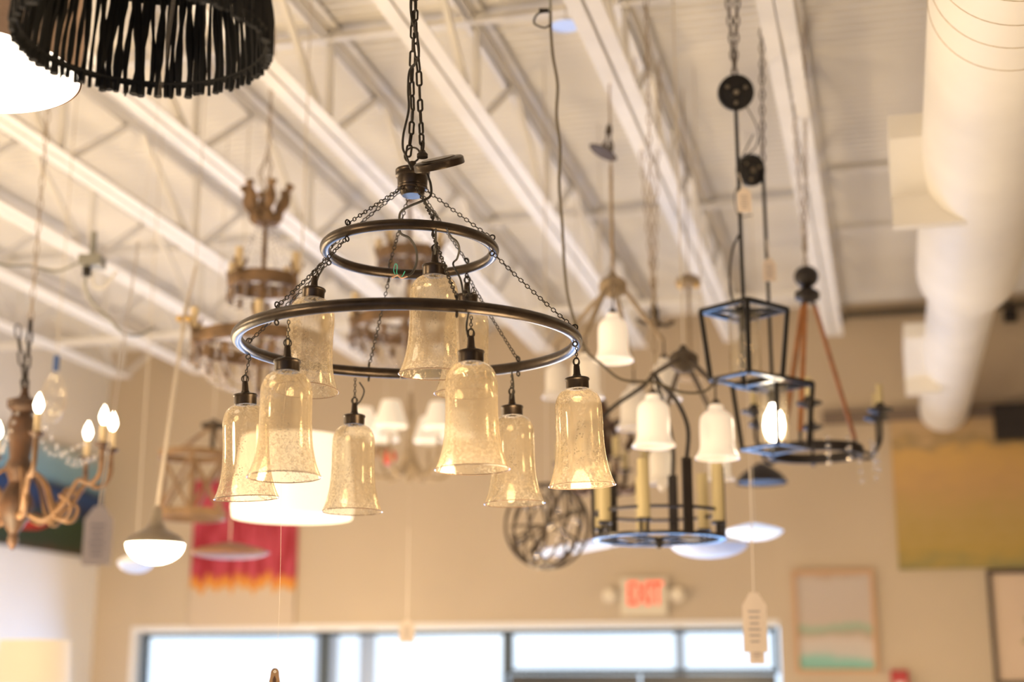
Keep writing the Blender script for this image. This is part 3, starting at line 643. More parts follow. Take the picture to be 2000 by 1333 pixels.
# ---- big hanging price tags
def pricetag(px, py, D, w_, h_, lab, hang=None, rz=0, nm='price_tag'):
    T = at(px, py, D); g = root(nm, lab, 'tag', T, 'cream hanging price tags', rz); m_ = MB()
    m_.poly([(-w_ / 2, -h_), (w_ / 2, -h_), (w_ / 2, -h_ * .22), (w_ * .18, 0), (-w_ * .18, 0), (-w_ / 2, -h_ * .22)], .0015); m_.build('tag_card', TAGM, g, False)
    m_ = MB()
    for i in range(6): m_.box((-w_ * .02, -.0012, -h_ * (.32 + .1 * i)), (w_ * (.5 - .06 * (i % 3)), .0006, h_ * .035))
    m_.build('printed_lines', INK, g, False)
    top = hang if hang is not None else Vector((T.x, T.y, deck_z(T)))
    m_ = MB(); q = Matrix.Rotation(-rz, 3, 'Z') @ (top - T); q = q + Vector((.20, 0, 0)) if D < 3 else q; q1 = q * min(1, .42 / q.length); m_.tube([(0, 0, -.004), q1 * .5, q1], .0016 if D < 3 else .0022, 5); m_.tube([q1, q], .0004, 4) if q.length > .43 else None; m_.build('string', STRINGM, g); return g
pricetag(195, 990, 2.15, .042, .088, 'blurred cream price tag on a long string, left of the lit metal dome', None, .15)
# the string of that tag leans a little; lantern tags follow below
# ---- black glass lanterns on pulleys
def lantern(px, py, D, lab, lit, disc, rodtop, chains, rz=-5, tx=0):
    r = root('pulley_lantern', lab, 'pendant lamp', at(px, py, D), 'black glass lanterns hung from pulleys')
    A, Bt, H = .150, .122, .245; q = math.radians(rz)
    def cor(k, s, z): a = q + PI / 2 * k; return Vector((s * math.cos(a), s * math.sin(a), z))
    t = [cor(k, A, H) for k in range(4)]; b = [cor(k, Bt, 0) for k in range(4)]
    m_ = MB()
    for k in range(4): m_.bar(t[k], t[(k + 1) % 4], .015, .016)
    m_.build('top_frame', BLACK, r, False)
    m_ = MB()
    for k in range(4): m_.bar(b[k], b[(k + 1) % 4], .030, .008)
    m_.build('bottom_frame', mat('black_satin_metal', (.04, .036, .034), .30, .7), r, False)
    for k in range(4): m_ = MB(); m_.bar(b[k], t[k], .0155, .0155); m_.build('corner_post', BLACK, r, False)
    m_ = MB(); m_.bar(t[0], t[2], .008, .012); m_.bar(t[1], t[3], .008, .012); m_.build('top_cross_bar', BLACK, r, False)
    m_ = MB(); m_.lathe([(.0, H - .002), (.05, H - .004), (.052, H - .012), (.03, H - .022), (.018, H - .028), (.016, H - .075), (0, H - .076)], (0, 0, 0), 24); m_.build('socket', BLACK, r)
    m_ = MB(); m_.lathe([(.055, .02), (.055, H - .012), (.053, H - .012), (.053, .02)], (0, 0, 0), 40); m_.build('glass_cylinder', CLEAR, r)
    m_ = MB(); m_.lathe([(.012, H - .076), (.018, H - .09), (.034, H - .12), (.040, H - .155), (.034, H - .19), (.018, H - .212), (.001, H - .218)], (0, 0, 0), 20); m_.build('bulb', BULBH if lit else CLEAR, r)
    z1 = H + rodtop; m_ = MB(); m_.tube([(0, 0, H), (0, 0, z1)], .007, 8); m_.tube([(0, 0, H), (0, 0, H + .012)], .02, 12); m_.build('rod', BLACK, r)
    # pulley wheel
    dx, dz, dr, ny = disc; M_ = Euler((math.radians(90 + 14), 0, math.radians(ny))).to_matrix(); c = Vector((dx, -.012, z1 + dz))
    m_ = MB(); m_.lathe([(0, .010), (dr * .25, .011), (dr * .3, .007), (dr * .82, .006), (dr * .88, .011), (dr, .011), (dr, .006), (dr * .93, .0), (dr, -.006), (dr, -.011), (dr * .3, -.011), (0, -.011)], c, 40, M_); pw = m_.build('pulley_wheel', BLACK, r)
    m_ = MB()
    for k in range(3):
        a = 2 * PI * k / 3 + .5; m_.lathe([(0, .014), (.006, .013), (.007, .009)], c + M_ @ Vector((dr * .58 * math.cos(a), dr * .58 * math.sin(a), 0)), 12, M_)
    m_.lathe([(0, .02), (.009, .018), (.010, .009)], c, 14, M_); m_.build('highlight_studs', CHROME, pw)  # bright studs stand in for highlights on the plain black wheel
    for (x0, z0, x1) in chains:
        m_ = MB(); m_.chain((x0, 0, z1 + z0), (x1, 0, up_z(r)), .042, .024, .0036, 10, 5, rnd=.2); m_.build('suspension_chain', IRON, r)
    return r, z1
s49 = 4.9 / FP
L1, z1 = lantern(1458, 741, 4.9, 'upper unlit black metal lantern with clear glass, hung below the top pulley wheel', False, (0, .035, .065, 0), .775, [(.0, .10, -.03), (.0, .10, .05)])
L2, z2 = lantern(1514, 877, 5.3, 'lower lit black metal lantern with a bright bulb, behind and right of the other', True, (-.05, -.02, .063, 28), .87, [(.0, .02, .03)])
m_ = MB(); m_.tube(spl([(.03, -.02, z1 - .01), (.075, 0, z1 - .10), (.065, 0, z1 - .17), (.02, 0, z1 - .20), (.06, 0, z1 - .12)], 8), .0022, 6); m_.build('loose_cord', BLACKM, L1)
m_ = MB(); m_.tube(spl([(-.02, 0, .245), (-.045, 0, .32), (-.035, 0, .45), (-.008, 0, .52)], 8), .004, 6); m_.build('loose_cord', BLACKM, L1)
m_ = MB(); m_.tube(spl([(-.08, 0, z2 - .05), (-.115, 0, z2 - .12), (-.10, 0, z2 - .2), (-.05, 0, z2 - .2)], 8), .0025, 6); m_.build('loose_cord', IRON, L2)
def on_rod(r, py, dx=0):
    v = (666.5 - py) / FP; Dd = r.location.y / (math.cos(TH) - v * math.sin(TH)); p = at(1000, py, Dd); return Vector((r.location.x + dx, r.location.y - .006, p.z))
pricetag(1453, 367, 4.86, .048, .088, 'small cream price tag on the rod above the upper black lantern', on_rod(L1, 340))
pricetag(1502, 505, 5.25, .050, .088, 'small cream price tag on the right rod of the black lanterns', on_rod(L2, 470))
pricetag(1472, 1158, 4.86, .082, .20, 'long blurred pink-cream price tag hanging in front of the right end of the window', L1.location + Vector((0, 0, .05)))
pricetag(1477, 1240, 4.95, .052, .10, 'narrow cream tag hanging below the long tag over the transom window', at(1472, 1150, 4.86))
pricetag(795, 1212, 6.5, .07, .10, 'tiny pale tag hanging at the top edge of the middle window', None)
# ---- strap ring chandelier at right
r = root('strap_ring_chandelier', 'black iron ring chandelier hung on orange wood straps, right of the lanterns', 'chandelier', at(1592, 884, 5.8))
m_ = MB(); m_.lathe([(.19, -.02), (.196, 0), (.19, .02), (.172, .02), (.172, -.02), (.19, -.02)], (0, 0, 0), 48); m_.build('iron_ring', BLACKM, r)
for ph, hh in ((100, .59), (215, .59), (330, .59)):
    m_ = MB(); a = pol(.03, ph, .62); b_ = pol(.175, ph, .06); m_.bar(a, b_, .018, .012); m_.build('wood_strap', ORANGEW, r, False)
    m_ = MB(); m_.bar(b_, pol(.182, ph, 0), .014, .01); m_.bar(a, pol(.012, ph, .66), .014, .01); m_.build('strap_bracket', BLACKM, r, False)
m_ = MB(); m_.lathe([(.0, .63), (.03, .635), (.052, .65), (.052, .675), (.03, .69), (.02, .70), (.0, .70)], (0, 0, 0), 24); m_.build('hub', BLACKM, r)
m_ = MB(); m_.sphere((0, 0, .745), .052, 20, .9); m_.build('hub_ball', BLACKM, r)
for ph in (62, 100, 170, 222, 290, 345):
    m_ = MB(); m_.tube(spl([pol(.185, ph, -.01), pol(.235, ph, -.02), pol(.27, ph, .03), pol(.275, ph, .14)], 7), .007, 7); m_.build('arm', BLACKM, r)
    sleeve(pol(.275, ph, .155), .10, .013, PALEC, r, False)
    m_ = MB(); m_.lathe([(0, .13), (.02, .135), (.052, .150), (.05, .156), (.02, .165), (.013, .18)], pol(.275, ph), 20); m_.build('candle_dish', BLACKM, r)
for k, ph in enumerate((55, 75, 95, 20, 0, 120)): m_ = MB(); beads(m_, [pol(.24, ph, .02), pol(.25, ph, -.06 - .02 * (k % 3))], .010, .03, 8); m_.build('crystal_drop', CRYST, r)
chain_up(r, .79, None, .04, .02, .003, ROPE, dx=-.03); chain_up(r, .79, None, .04, .02, .003, ROPE, dx=.05)
# ---- white bell chandelier with tan arms
BP = smooth_prof([(.014, 0), (.026, -.006), (.028, -.02), (.044, -.032), (.058, -.052), (.061, -.10), (.061, -.15), (.068, -.175), (.080, -.192), (.078, -.198)], 3)
def milkbell(parent, p, sc_, m, k=0):
    c = MB(); c.lathe([(a * sc_, b * sc_) for a, b in BP] + [(BP[-1][0] * sc_ * .93, BP[-1][1] * sc_)] + [(max(.002, a * sc_ - .003), b * sc_) for a, b in reversed(BP[:-1])], p, 28); o = c.build('milk_glass_shade', m, parent)
    return o
def milk_chand(name, lab, hubpx, D, bells, armm, topn):
    hub = at(*hubpx, D); r = root(name, lab, 'chandelier', hub, None)
    m_ = MB(); m_.lathe([(0, -.05), (.02, -.045), (.045, -.03), (.055, -.01), (.055, .015), (.04, .03), (.02, .04), (.008, .06)], (0, 0, 0), 24); m_.build('hub', armm, r)
    for (x, y, d, s_, lit) in bells:
        p = at(x, y, d) - hub; milkbell(r, p, s_, MILKON if lit else MILK)
        rad = Vector((p.x, p.y, 0)); st = rad.normalized() * .04 if rad.length > .01 else Vector((0, 0, -.03)); 
        elbow = Vector((p.x, p.y, p.z + .07))
        m_ = MB(); m_.bar(st, elbow, .016, .012); m_.build('arm', armm, r, False)
        m_ = MB(); m_.tube([elbow, p + Vector((0, 0, -.003))], .0035, 6); m_.lathe([(.004, .02), (.013, .012), (.015, -.006)], p, 14); m_.build('shade_holder', IRON, r)
    return r
r = milk_chand('milk_glass_chandelier', 'white milk-glass bell chandelier with tan arms, hanging right of the bronze one', (1197, 560), 5.6,
    [(1197, 612, 5.25, .92, 1), (1143, 690, 5.35, .88, 0), (1297, 700, 5.6, .85, 0), (1238, 752, 5.9, .95, 0), (1088, 705, 5.9, .8, 0)], ROPE, 0)
m_ = MB(); m_.tube([(0, 0, .05), (0, 0, .50)], .007, 8); m_.tube([(0, 0, .50), (0, 0, up_z(r))], .004, 6); m_.build('stem', ROPE, r)
M = Euler((0, math.radians(28), 0)).to_matrix()
m_ = MB(); m_.lathe([(0, .025), (.02, .024), (.03, .012), (.062, .0), (.058, -.003), (0, .0)], at(1178, 298, 5.6) - r.location, 28, M); m_.build('ceiling_canopy', IRON, r)
m_ = MB(); c_ = at(1190, 245, 5.6) - r.location; e_ = at(1196, 310, 5.6) - r.location
m_.chain(c_, e_, .045, .02, .004, 8, 5); m_.chain(c_, at(1178, 295, 5.6) - r.location, .045, .02, .004, 8, 5); m_.build('suspension_chain', IRON, r)
r = milk_chand('milk_glass_chandelier', 'chandelier of lit white milk-glass bells on dark arms, left of the lit lantern', (1335, 705), 5.3,
    [(1275, 770, 5.0, .95, 1), (1398, 790, 5.0, .98, 1), (1291, 868, 5.6, .80, 0), (1404, 868, 5.6, .72, 0)], IRON, 0)
m_ = MB(); m_.tube([(0, 0, .05), (0, 0, up_z(r))], .003, 8); m_.build('stem', PALECORD, r)
m_ = MB(); m_.lathe([(.001, -.19), (.012, -.18), (.018, -.165), (.008, -.15), (.001, -.14)], at(1291, 868, 5.6) - r.location, 14); m_.build('glass_finial', MILK, r)
# ---- hanging cord, sagging to the right
A0 = at(1075, 22, 4.4); r = root('electrical_cable', 'olive-grey power cable hanging in waves from a roof box and swagging right', 'cable', A0)
wire('cord_run', [(1075, 22, 4.4), (1076, 60, 4.4), (1080, 110, 4.42), (1089, 165, 4.43), (1087, 225, 4.45), (1094, 290, 4.47), (1092, 360, 4.49), (1098, 440, 4.51), (1104, 540, 4.54), (1114, 600, 4.56), (1140, 678, 4.6), (1175, 712, 4.62), (1215, 742, 4.65), (1280, 748, 4.7), (1330, 766, 4.75), (1375, 765, 4.8), (1402, 742, 4.85)], .0046, mat('olive_cord', (.11, .085, .05), .6), r, A0)
m_ = MB(); m_.tube([(0, 0, 0), (0, 0, up_z(r))], .004, 6); m_.box((0, 0, up_z(r) - .02), (.07, .07, .035)); m_.build('roof_box', GALV, r)
m_ = MB(); m_.tube(spl([(-.005, 0, .0), (-.04, 0, -.01), (-.05, 0, -.04), (-.02, 0, -.055), (0, 0, -.045)], 6), .003, 6); m_.box((-.02, 0, .002), (.03, .012, .01)); m_.build('cord_loop', CORDM, r)
# ---- black candle ring
C = at(1287, 1056, 5.0); r = root('candle_ring_chandelier', 'large black ring chandelier with flat uprights and cream candle sleeves, below the milk-glass bells', 'chandelier', C)
RK = .236
m_ = MB(); m_.lathe([(RK, 0), (RK, .012), (RK - .022, .012), (RK - .022, 0), (RK, 0)], (0, 0, 0), 60); m_.build('iron_ring', mat('black_satin_metal', (.04, .036, .034), .30, .7), r)
m_ = MB(); m_.lathe([(RK - .01, .09), (RK - .01, .10), (RK - .02, .10), (RK - .02, .09), (RK - .01, .09)], (0, 0, 0), 60); m_.build('upper_hoop', BLACKM, r)
m_ = MB()
for k in range(3): m_.bar(pol(RK - .02, 60 * k + 20, .005), pol(RK - .02, 60 * k + 200, .005), .012, .008)
m_.build('cross_bars', BLACKM, r, False)
m_ = MB(); m_.lathe([(0, -.03), (.01, -.025), (.014, -.01), (.02, 0), (0, .01)], (0, 0, 0), 14); m_.build('finial', BLACKM, r)
for ph in (20, 93, 160, 220, 262):
    m_ = MB(); m_.bar(pol(RK - .006, ph, 0), pol(RK - .006, ph, .26), .034, .012, pol(1, ph)); m_.build('upright', BLACKM, r, False)
for ph in (18 - 36, 60, 128, 190, 242, 300):
    m_ = MB(); m_.box(pol(RK - .01, ph, .05), (.045, .045, .008)); m_.bar(pol(RK - .01, ph + 3, 0), pol(RK - .01, ph + 3, .05), .010); m_.bar(pol(RK - .01, ph - 3, 0), pol(RK - .01, ph - 3, .05), .010); m_.build('candle_bracket', BLACKM, r, False)
    sleeve(pol(RK - .01, ph, .055), .20, .0205, PALEC, r, False)
for ph in (20, 160, 262):
    m_ = MB(); m_.tube(spl([pol(RK - .006, ph, .25), pol(RK + .01, ph, .36), pol(RK * .7, ph, .47), pol(.05, ph, .55), (0, 0, .60)], 7), .008, 7); m_.build('curved_stay', BLACKM, r)
chain_up(r, .60, None, .045, .02, .0022, ROPE)
# ---- orb
r = root('branch_orb_pendant', 'openwork bronze orb pendant with small crystals, lower middle behind the bells', 'pendant lamp', at(1068, 1028, 6.2)); Ro = .185
for k in range(7):
    m_ = MB(); m_.ring((0, 0, 0), Ro, .006, Vector((math.cos(k * .9), math.sin(k * .9), random.uniform(-.6, .6))), 40, 6); m_.build('orb_ring', IRON, r)
for k in range(12):
    v = Vector((random.gauss(0, 1), random.gauss(0, 1), random.gauss(0, 1))).normalized()
    m_ = MB(); m_.tube(spl([(0, 0, .0), v * Ro * .5 + Vector((random.uniform(-.02, .02), 0, random.uniform(-.02, .02))), v * Ro], 5), .006, 6)
    w_ = (v + Vector((random.uniform(-.5, .5), random.uniform(-.5, .5), random.uniform(-.5, .5)))).normalized(); m_.tube([v * Ro * .5, w_ * Ro * .92], .0045, 6); m_.build('branch', IRON, r)
for k in range(26):
    m_ = MB(); v = Vector((random.gauss(0, 1), random.gauss(0, 1), random.gauss(0, 1))).normalized(); m_.sphere(v * Ro * random.uniform(.5, 1), .010, 8); m_.build('crystal', CRYST, r)
m_ = MB(); m_.tube([(0, 0, 0), (0, 0, up_z(r))], .003, 6); m_.build('stem', PALECORD, r)
# pale ring next to it
r = root('pale_ring_pendant', 'thin pale ring glowing for reflected daylight between the orb and the candle ring', 'pendant lamp', at(1133, 1070, 7.1))
m_ = MB(); m_.ring((0, 0, 0), .22, .013, (-.16, -.02, 1), 60, 10); m_.build('ring', COOLGLOW, r)  # blue glow stands in for daylight reflected on the ring's underside
for k in range(3): m_ = MB(); m_.tube([pol(.20, 120 * k, 0), (0, 0, .5)], .0015, 5); m_.build('stay_wire', IRON, r)
m_ = MB(); m_.tube([(0, 0, .5), (0, 0, up_z(r))], .002, 5); m_.build('cord', PALECORD, r)
# ---- curved arm chandelier with white shades, centre back
r = root('curved_arm_chandelier', 'cream curved-arm chandelier with small white shades behind the middle bells', 'chandelier', at(800, 925, 7.2))
m_ = MB(); m_.lathe([(.001, -.05), (.02, -.03), (.012, 0), (.03, .04), (.04, .08), (.02, .14), (.012, .25), (.022, .3), (.01, .42)], (0, 0, 0), 16); m_.build('stem', ROPE, r)
for ph in (40, 100, 160, 220, 280, 340):
    m_ = MB(); m_.tube(spl([pol(.02, ph, .08), pol(.08, ph, -.01), pol(.17, ph, -.02), pol(.235, ph, .06), pol(.24, ph, .16)], 7), .010, 7); m_.build('curved_arm', ROPE, r)
    m_ = MB(); m_.lathe([(.05, .19), (.085, .20), (.045, .33), (.043, .33), (.08, .203)], pol(.24, ph), 24); m_.build('white_shade', mat('white_shade_glow', (.85, .8, .72), .8, emit=(1, .85, .65), estr=.25), r)
m_ = MB(); m_.tube([(0, 0, .4), (0, 0, up_z(r))], .003, 6); m_.build('chain', PALECORD, r)
r = root('red_bead_pendant', 'small pendant with a red ball and tan top behind the middle bells', 'pendant lamp', at(758, 893, 7.7))
m_ = MB(); m_.sphere((0, 0, 0), .045, 18); m_.build('red_ball', mat('red_glaze', (.60, .05, .02), .3), r)
m_ = MB(); m_.sphere((-.035, 0, .025), .045, 16, .9); m_.build('tan_ball', TAN, r); m_ = MB(); m_.tube([(-.02, 0, .03), (-.02, 0, up_z(r))], .002, 6); m_.build('cord', PALECORD, r)
# ---- rod fixtures behind at right
r = root('canopy_rod_pendant', 'tan rod pendant with a round brass-rimmed canopy, left of the black lanterns', 'pendant lamp', at(1350, 745, 6.6))
m_ = MB(); m_.tube([(0, 0, 0), (0, 0, .47)], .008, 8); m_.build('rod', ROPE, r)
m_ = MB(); m_.lathe([(0, .45), (.055, .46), (.06, .475), (.05, .5), (.02, .515), (0, .515)], (0, 0, 0), 28); m_.build('canopy', ROPE, r)
m_ = MB(); m_.sphere((-.04, -.03, .455), .018, 10); m_.sphere((.035, -.03, .455), .016, 10); m_.build('brass_knob', BRASS, r)
m_ = MB(); m_.tube([(0, 0, .51), (0, 0, up_z(r))], .003, 6); m_.lathe([(0, -.005), (.03, 0), (.06, .01), (.02, .03), (0, .03)], (0, 0, 0), 20); m_.build('stem', ROPE, r)
r = root('iron_hook_fixture', 'small dark iron fixture with side arms on a long chain, behind the milk-glass bells', 'fixture', at(1279, 632, 6.3))
m_ = MB(); m_.lathe([(.001, -.03), (.02, -.02), (.026, 0), (.016, .03), (.022, .05), (.008, .09)], (0, 0, 0), 16); m_.build('body', IRON, r)
m_ = MB(); m_.tube(spl([(0, 0, 0), (-.05, 0, .0), (-.08, 0, .02)], 5), .009, 6); m_.tube(spl([(0, 0, 0), (.05, 0, -.01), (.085, 0, .01)], 5), .009, 6); m_.build('side_arms', IRON, r)
chain_up(r, .08, None, .05, .022, .003, ROPE, dx=.05); chain_up(r, .08, None, .05, .022, .003, ROPE, dx=-.07)
# ---- black wire hanging fixtures left: pulley bulb chain
r = root('hanging_wire_bulb', 'small clear glass globe with blue tape, above the flame bulbs at left', 'pendant lamp', at(103, 800, 6.2))
m_ = MB(); m_.lathe([(.01, .17), (.03, .14), (.052, .08), (.055, .02), (.035, -.04), (.012, -.06)], (0, 0, 0), 20); m_.build('glass_globe', CLEAR, r)
m_ = MB(); m_.tube([(0, 0, .17), (0, 0, .24)], .014, 8); m_.build('blue_tape', mat('blue_tape', (.04, .09, .25), .6), r)
m_ = MB(); m_.tube([(0, 0, .24), (0, 0, up_z(r))], .0025, 6); m_.build('cord', PALECORD, r)
# ---- junction box on third joist
pj = at(180, 512, 5.9); r = root('junction_box', 'grey electrical junction box with black connector under the third joist', 'junction box', pj)
m_ = MB(); m_.box((0, 0, 0), (.09, .09, .045)); m_.box((0, 0, .07), (.02, .02, .12)); m_.build('box', GALV, r, False)
m_ = MB(); m_.tube([(-.02, 0, -.02), (-.02, 0, -.06)], .018, 12); m_.build('connector', CORDM, r)
wire('flexible_conduit', [(170, 535, 5.9), (166, 560, 5.9), (180, 590, 5.9), (210, 620, 5.9), (240, 650, 5.9), (270, 655, 6.0), (300, 640, 6.1)], .006, GALV, r, pj)
wire('flexible_conduit', [(150, 515, 5.9), (110, 530, 5.9), (60, 520, 5.8), (10, 518, 5.7), (-60, 500, 5.6)], .006, GALV, r, pj)
wire('flexible_conduit', [(178, 530, 5.9), (185, 560, 5.9), (205, 560, 5.9), (228, 530, 5.9)], .006, mat('white_cable', (.7, .66, .6), .6), r, pj)
# ================================================================== ON THE WALLS
def wobj(name, lab, cat, x0, x1, z0, z1, dep=.03, group=None):
    return root(name, lab, cat, B((x0 + x1) / 2, WALLY, z0), group, BR)
def wbox(parent, name, cx, cz, w_, h_, y0, y1, m, smooth=False):
    m_ = MB(); m_.box((cx, -(y0 + y1) / 2, cz), (w_, y1 - y0, h_)); return m_.build(name, m, parent, smooth)
def banded(name, stops, scale=2, axis='Z', dist=0, noise=None):
    m = bpy.data.materials.new(name); m.use_nodes = True; n = m.node_tree.nodes; l = m.node_tree.links; b = n['Principled BSDF']; b.inputs['Roughness'].default_value = .6
    t = n.new('ShaderNodeTexCoord'); sp = n.new('ShaderNodeSeparateXYZ'); l.new(t.outputs['Generated'], sp.inputs[0])
    x = n.new('ShaderNodeTexNoise'); x.inputs['Scale'].default_value = scale; x.inputs['Detail'].default_value = 3
    mp = n.new('ShaderNodeMapping'); mp.inputs['Scale'].default_value = noise or (1, 1, 1); l.new(t.outputs['Generated'], mp.inputs[0]); l.new(mp.outputs[0], x.inputs['Vector'])
    ma = n.new('ShaderNodeMath'); ma.operation = 'MULTIPLY_ADD'; ma.inputs[1].default_value = dist; l.new(x.outputs['Fac'], ma.inputs[0]); l.new(sp.outputs[axis], ma.inputs[2])
    sb = n.new('ShaderNodeMath'); sb.operation = 'SUBTRACT'; sb.inputs[1].default_value = dist * .5; l.new(ma.outputs[0], sb.inputs[0])
    r = n.new('ShaderNodeValToRGB'); cr = r.color_ramp
    while len(cr.elements) < len(stops): cr.elements.new(.5)
    for e, (p, c) in zip(cr.elements, stops): e.position = p; e.color = (*c, 1)
    l.new(sb.outputs[0], r.inputs[0]); l.new(r.outputs[0], b.inputs['Base Color']); MATS[name] = m; return m
# EXIT sign
r = wobj('exit_sign', 'lit EXIT sign with red letters and two emergency lamp heads on the far wall', 'exit sign', -1.93, -1.60, 2.47, 2.75)
wbox(r, 'sign_box', 0, .14, .34, .27, 0, .05, mat('cream_plastic', (.62, .54, .40), .5))
REDL = mat('red_exit_letters', (.8, .05, .02), .5, emit=(1, .05, .02), estr=.75)
cu = bpy.data.curves.new('exit_letters', 'FONT'); cu.body = 'EXIT'; cu.size = .185; cu.extrude = .003; cu.align_x = 'CENTER'; cu.offset = .004
tmp = bpy.data.objects.new('tmp', cu); COL.objects.link(tmp); bpy.context.view_layer.update(); em = bpy.data.meshes.new_from_object(tmp); bpy.data.objects.remove(tmp); ex = bpy.data.objects.new('exit_letters', em); COL.objects.link(ex); em.materials.clear(); em.materials.append(REDL); ex.parent = r; ex.location = (0.01, -.053, .085); ex.rotation_euler = (PI / 2, 0, 0); ex.scale = (.70, 1.25, 1)
for s in (-1, 1):
    m_ = MB(); m_.lathe([(.0, -.05), (.035, -.045), (.05, -.01), (.052, .01), (.045, .014), (0, .016)], (s * .25, -.06, .15), 24, Euler((PI / 2 + .3, 0, 0)).to_matrix()); m_.bar((s * .17, -.03, .15), (s * .25, -.03, .15), .02); m_.build('lamp_head', mat('cream_lamp_head', (.66, .56, .40), .4), r)
# framed abstract
r = wobj('framed_painting', 'light wood framed abstract of pale sand, green and teal bands right of the window', 'painting', -.69, -.13, 2.06, 2.78)
def frame(r, w_, h_, f, m, d=.035):
    m_ = MB()
    for cx, cz, a, b in ((0, h_ - f / 2, w_, f), (0, f / 2, w_, f), (-w_ / 2 + f / 2, h_ / 2, f, h_ - 2 * f), (w_ / 2 - f / 2, h_ / 2, f, h_ - 2 * f)): m_.box((cx, -d / 2, cz), (a, d, b))
    m_.build('frame', m, r, False)
frame(r, .57, .72, .028, mat('pale_oak_frame', (.50, .30, .16), .5))
wbox(r, 'canvas', 0, .36, .514, .664, .002, .02, banded('abstract_seascape', [(0, (0.195, 0.390, 0.312)), (.10, (0.218, 0.429, 0.351)), (.17, (0.468, 0.429, 0.374)), (.30, (0.515, 0.437, 0.374)), (.36, (0.390, 0.296, 0.211)), (.43, (0.257, 0.359, 0.250)), (.48, (0.452, 0.367, 0.296)), (.9, (0.468, 0.390, 0.328)), (1, (0.390, 0.265, 0.172))], 1.6, 'Z', .25))
# dark framed print
r = wobj('framed_print', 'dark framed print of a green roofed building cut by the right edge', 'picture', .64, 1.25, 1.98, 2.74)
frame(r, .62, .78, .03, mat('dark_walnut_frame', (.06, .035, .02), .5))
wbox(r, 'print', 0, .39, .56, .72, .002, .015, mat('cream_paper', (.60, .46, .34), .8, 0, .05, 3))
m_ = MB(); m_.poly([(-.14, .28), (.14, .28), (.10, .32), (.07, .33), (.07, .42), (.11, .43), (.05, .50), (0, .56), (-.05, .50), (-.11, .43), (-.07, .42), (-.07, .33), (-.10, .32)], .003, None, (.02, -.017, 0)); m_.build('printed_building', mat('moss_green_ink', (.20, .19, .06), .8), r, False)
m_ = MB(); m_.poly([(-.06, .10), (.06, .10), (.06, .22), (-.06, .22)], .003, None, (.02, -.017, 0)); m_.build('printed_base', mat('grey_ink', (.30, .24, .18), .8), r, False)
# big yellow canvas
r = wobj('landscape_canvas', 'large unframed yellow-green meadow canvas below the duct end', 'painting', .06, 1.7, 2.77, 3.83)
wbox(r, 'canvas', 0, .53, 1.66, 1.06, 0, .035, banded('meadow', [(0, (0.240, 0.196, 0.061)), (.12, (0.365, 0.245, 0.053)), (.35, (0.403, 0.269, 0.084)), (.55, (0.461, 0.277, 0.106)), (.78, (0.538, 0.326, 0.099)), (.85, (0.317, 0.220, 0.099)), (.92, (0.461, 0.310, 0.152)), (1, (0.442, 0.302, 0.167))], 5, 'Z', .35, (2, 2, 3)))
m_ = MB(); m_.box((0, 0, 0), (.9, .10, .25)); o = m_.build('speaker_box', BLACKM, None, False); o.location = B(1.21, WALLY - .10, 3.775); o.rotation_euler = (0, 0, BR); tag(o, 'black box high on the far wall at the right edge, above the yellow canvas', 'box')
# red drip canvas
r = wobj('drip_canvas', 'tall canvas with crimson drips ending in orange tips over a cream lower part', 'painting', -5.42, -4.53, 2.43, 3.60)
dm = bpy.data.materials.new('crimson_drips'); dm.use_nodes = True; n = dm.node_tree.nodes; l = dm.node_tree.links; b = n['Principled BSDF']; b.inputs['Roughness'].default_value = .5
t = n.new('ShaderNodeTexCoord'); sp = n.new('ShaderNodeSeparateXYZ'); l.new(t.outputs['Generated'], sp.inputs[0])
cx = n.new('ShaderNodeCombineXYZ'); l.new(sp.outputs['X'], cx.inputs['X']); nn = n.new('ShaderNodeTexNoise'); nn.inputs['Scale'].default_value = 14; nn.inputs['Detail'].default_value = 3; l.new(cx.outputs[0], nn.inputs['Vector'])
edge = n.new('ShaderNodeMath'); edge.operation = 'MULTIPLY_ADD'; edge.inputs[1].default_value = .32; l.new(nn.outputs['Fac'], edge.inputs[0]); l.new(sp.outputs['Z'], edge.inputs[2])
r1 = n.new('ShaderNodeValToRGB'); cr = r1.color_ramp
for e in range(3): cr.elements.new(.5)
for e, (p, c) in zip(cr.elements, ((.40, (.49, .385, .28)), (.42, (.55, .24, .03)), (.47, (.60, .20, .02)), (.51, (.30, .005, .015)), (1, (.30, .005, .015)))): e.position = p; e.color = (*c, 1)
l.new(edge.outputs[0], r1.inputs[0])
n2 = n.new('ShaderNodeTexNoise'); n2.inputs['Scale'].default_value = 9; mp = n.new('ShaderNodeMapping'); mp.inputs['Scale'].default_value = (1.6, 1, .35); l.new(t.outputs['Generated'], mp.inputs[0]); l.new(mp.outputs[0], n2.inputs['Vector'])
r2 = n.new('ShaderNodeValToRGB'); r2.color_ramp.elements[0].position = .42; r2.color_ramp.elements[1].position = .6; r2.color_ramp.elements[0].color = (1, 1, 1, 1); r2.color_ramp.elements[1].color = (.0, 0, 0, 1); l.new(n2.outputs['Fac'], r2.inputs[0])
cmx = n.new('ShaderNodeMixRGB'); cmx.inputs[1].default_value = (.45, .045, .075, 1); l.new(r2.outputs[0], cmx.inputs[0]); cmx.inputs[2].default_value = (.27, .002, .012, 1)
gt = n.new('ShaderNodeMath'); gt.operation = 'GREATER_THAN'; gt.inputs[1].default_value = .50; l.new(edge.outputs[0], gt.inputs[0])
c3 = n.new('ShaderNodeMixRGB'); l.new(gt.outputs[0], c3.inputs[0]); l.new(r1.outputs[0], c3.inputs[1]); l.new(cmx.outputs[0], c3.inputs[2]); l.new(c3.outputs[0], b.inputs['Base Color'])
wbox(r, 'canvas', 0, .58, .90, 1.17, 0, .035, dm)
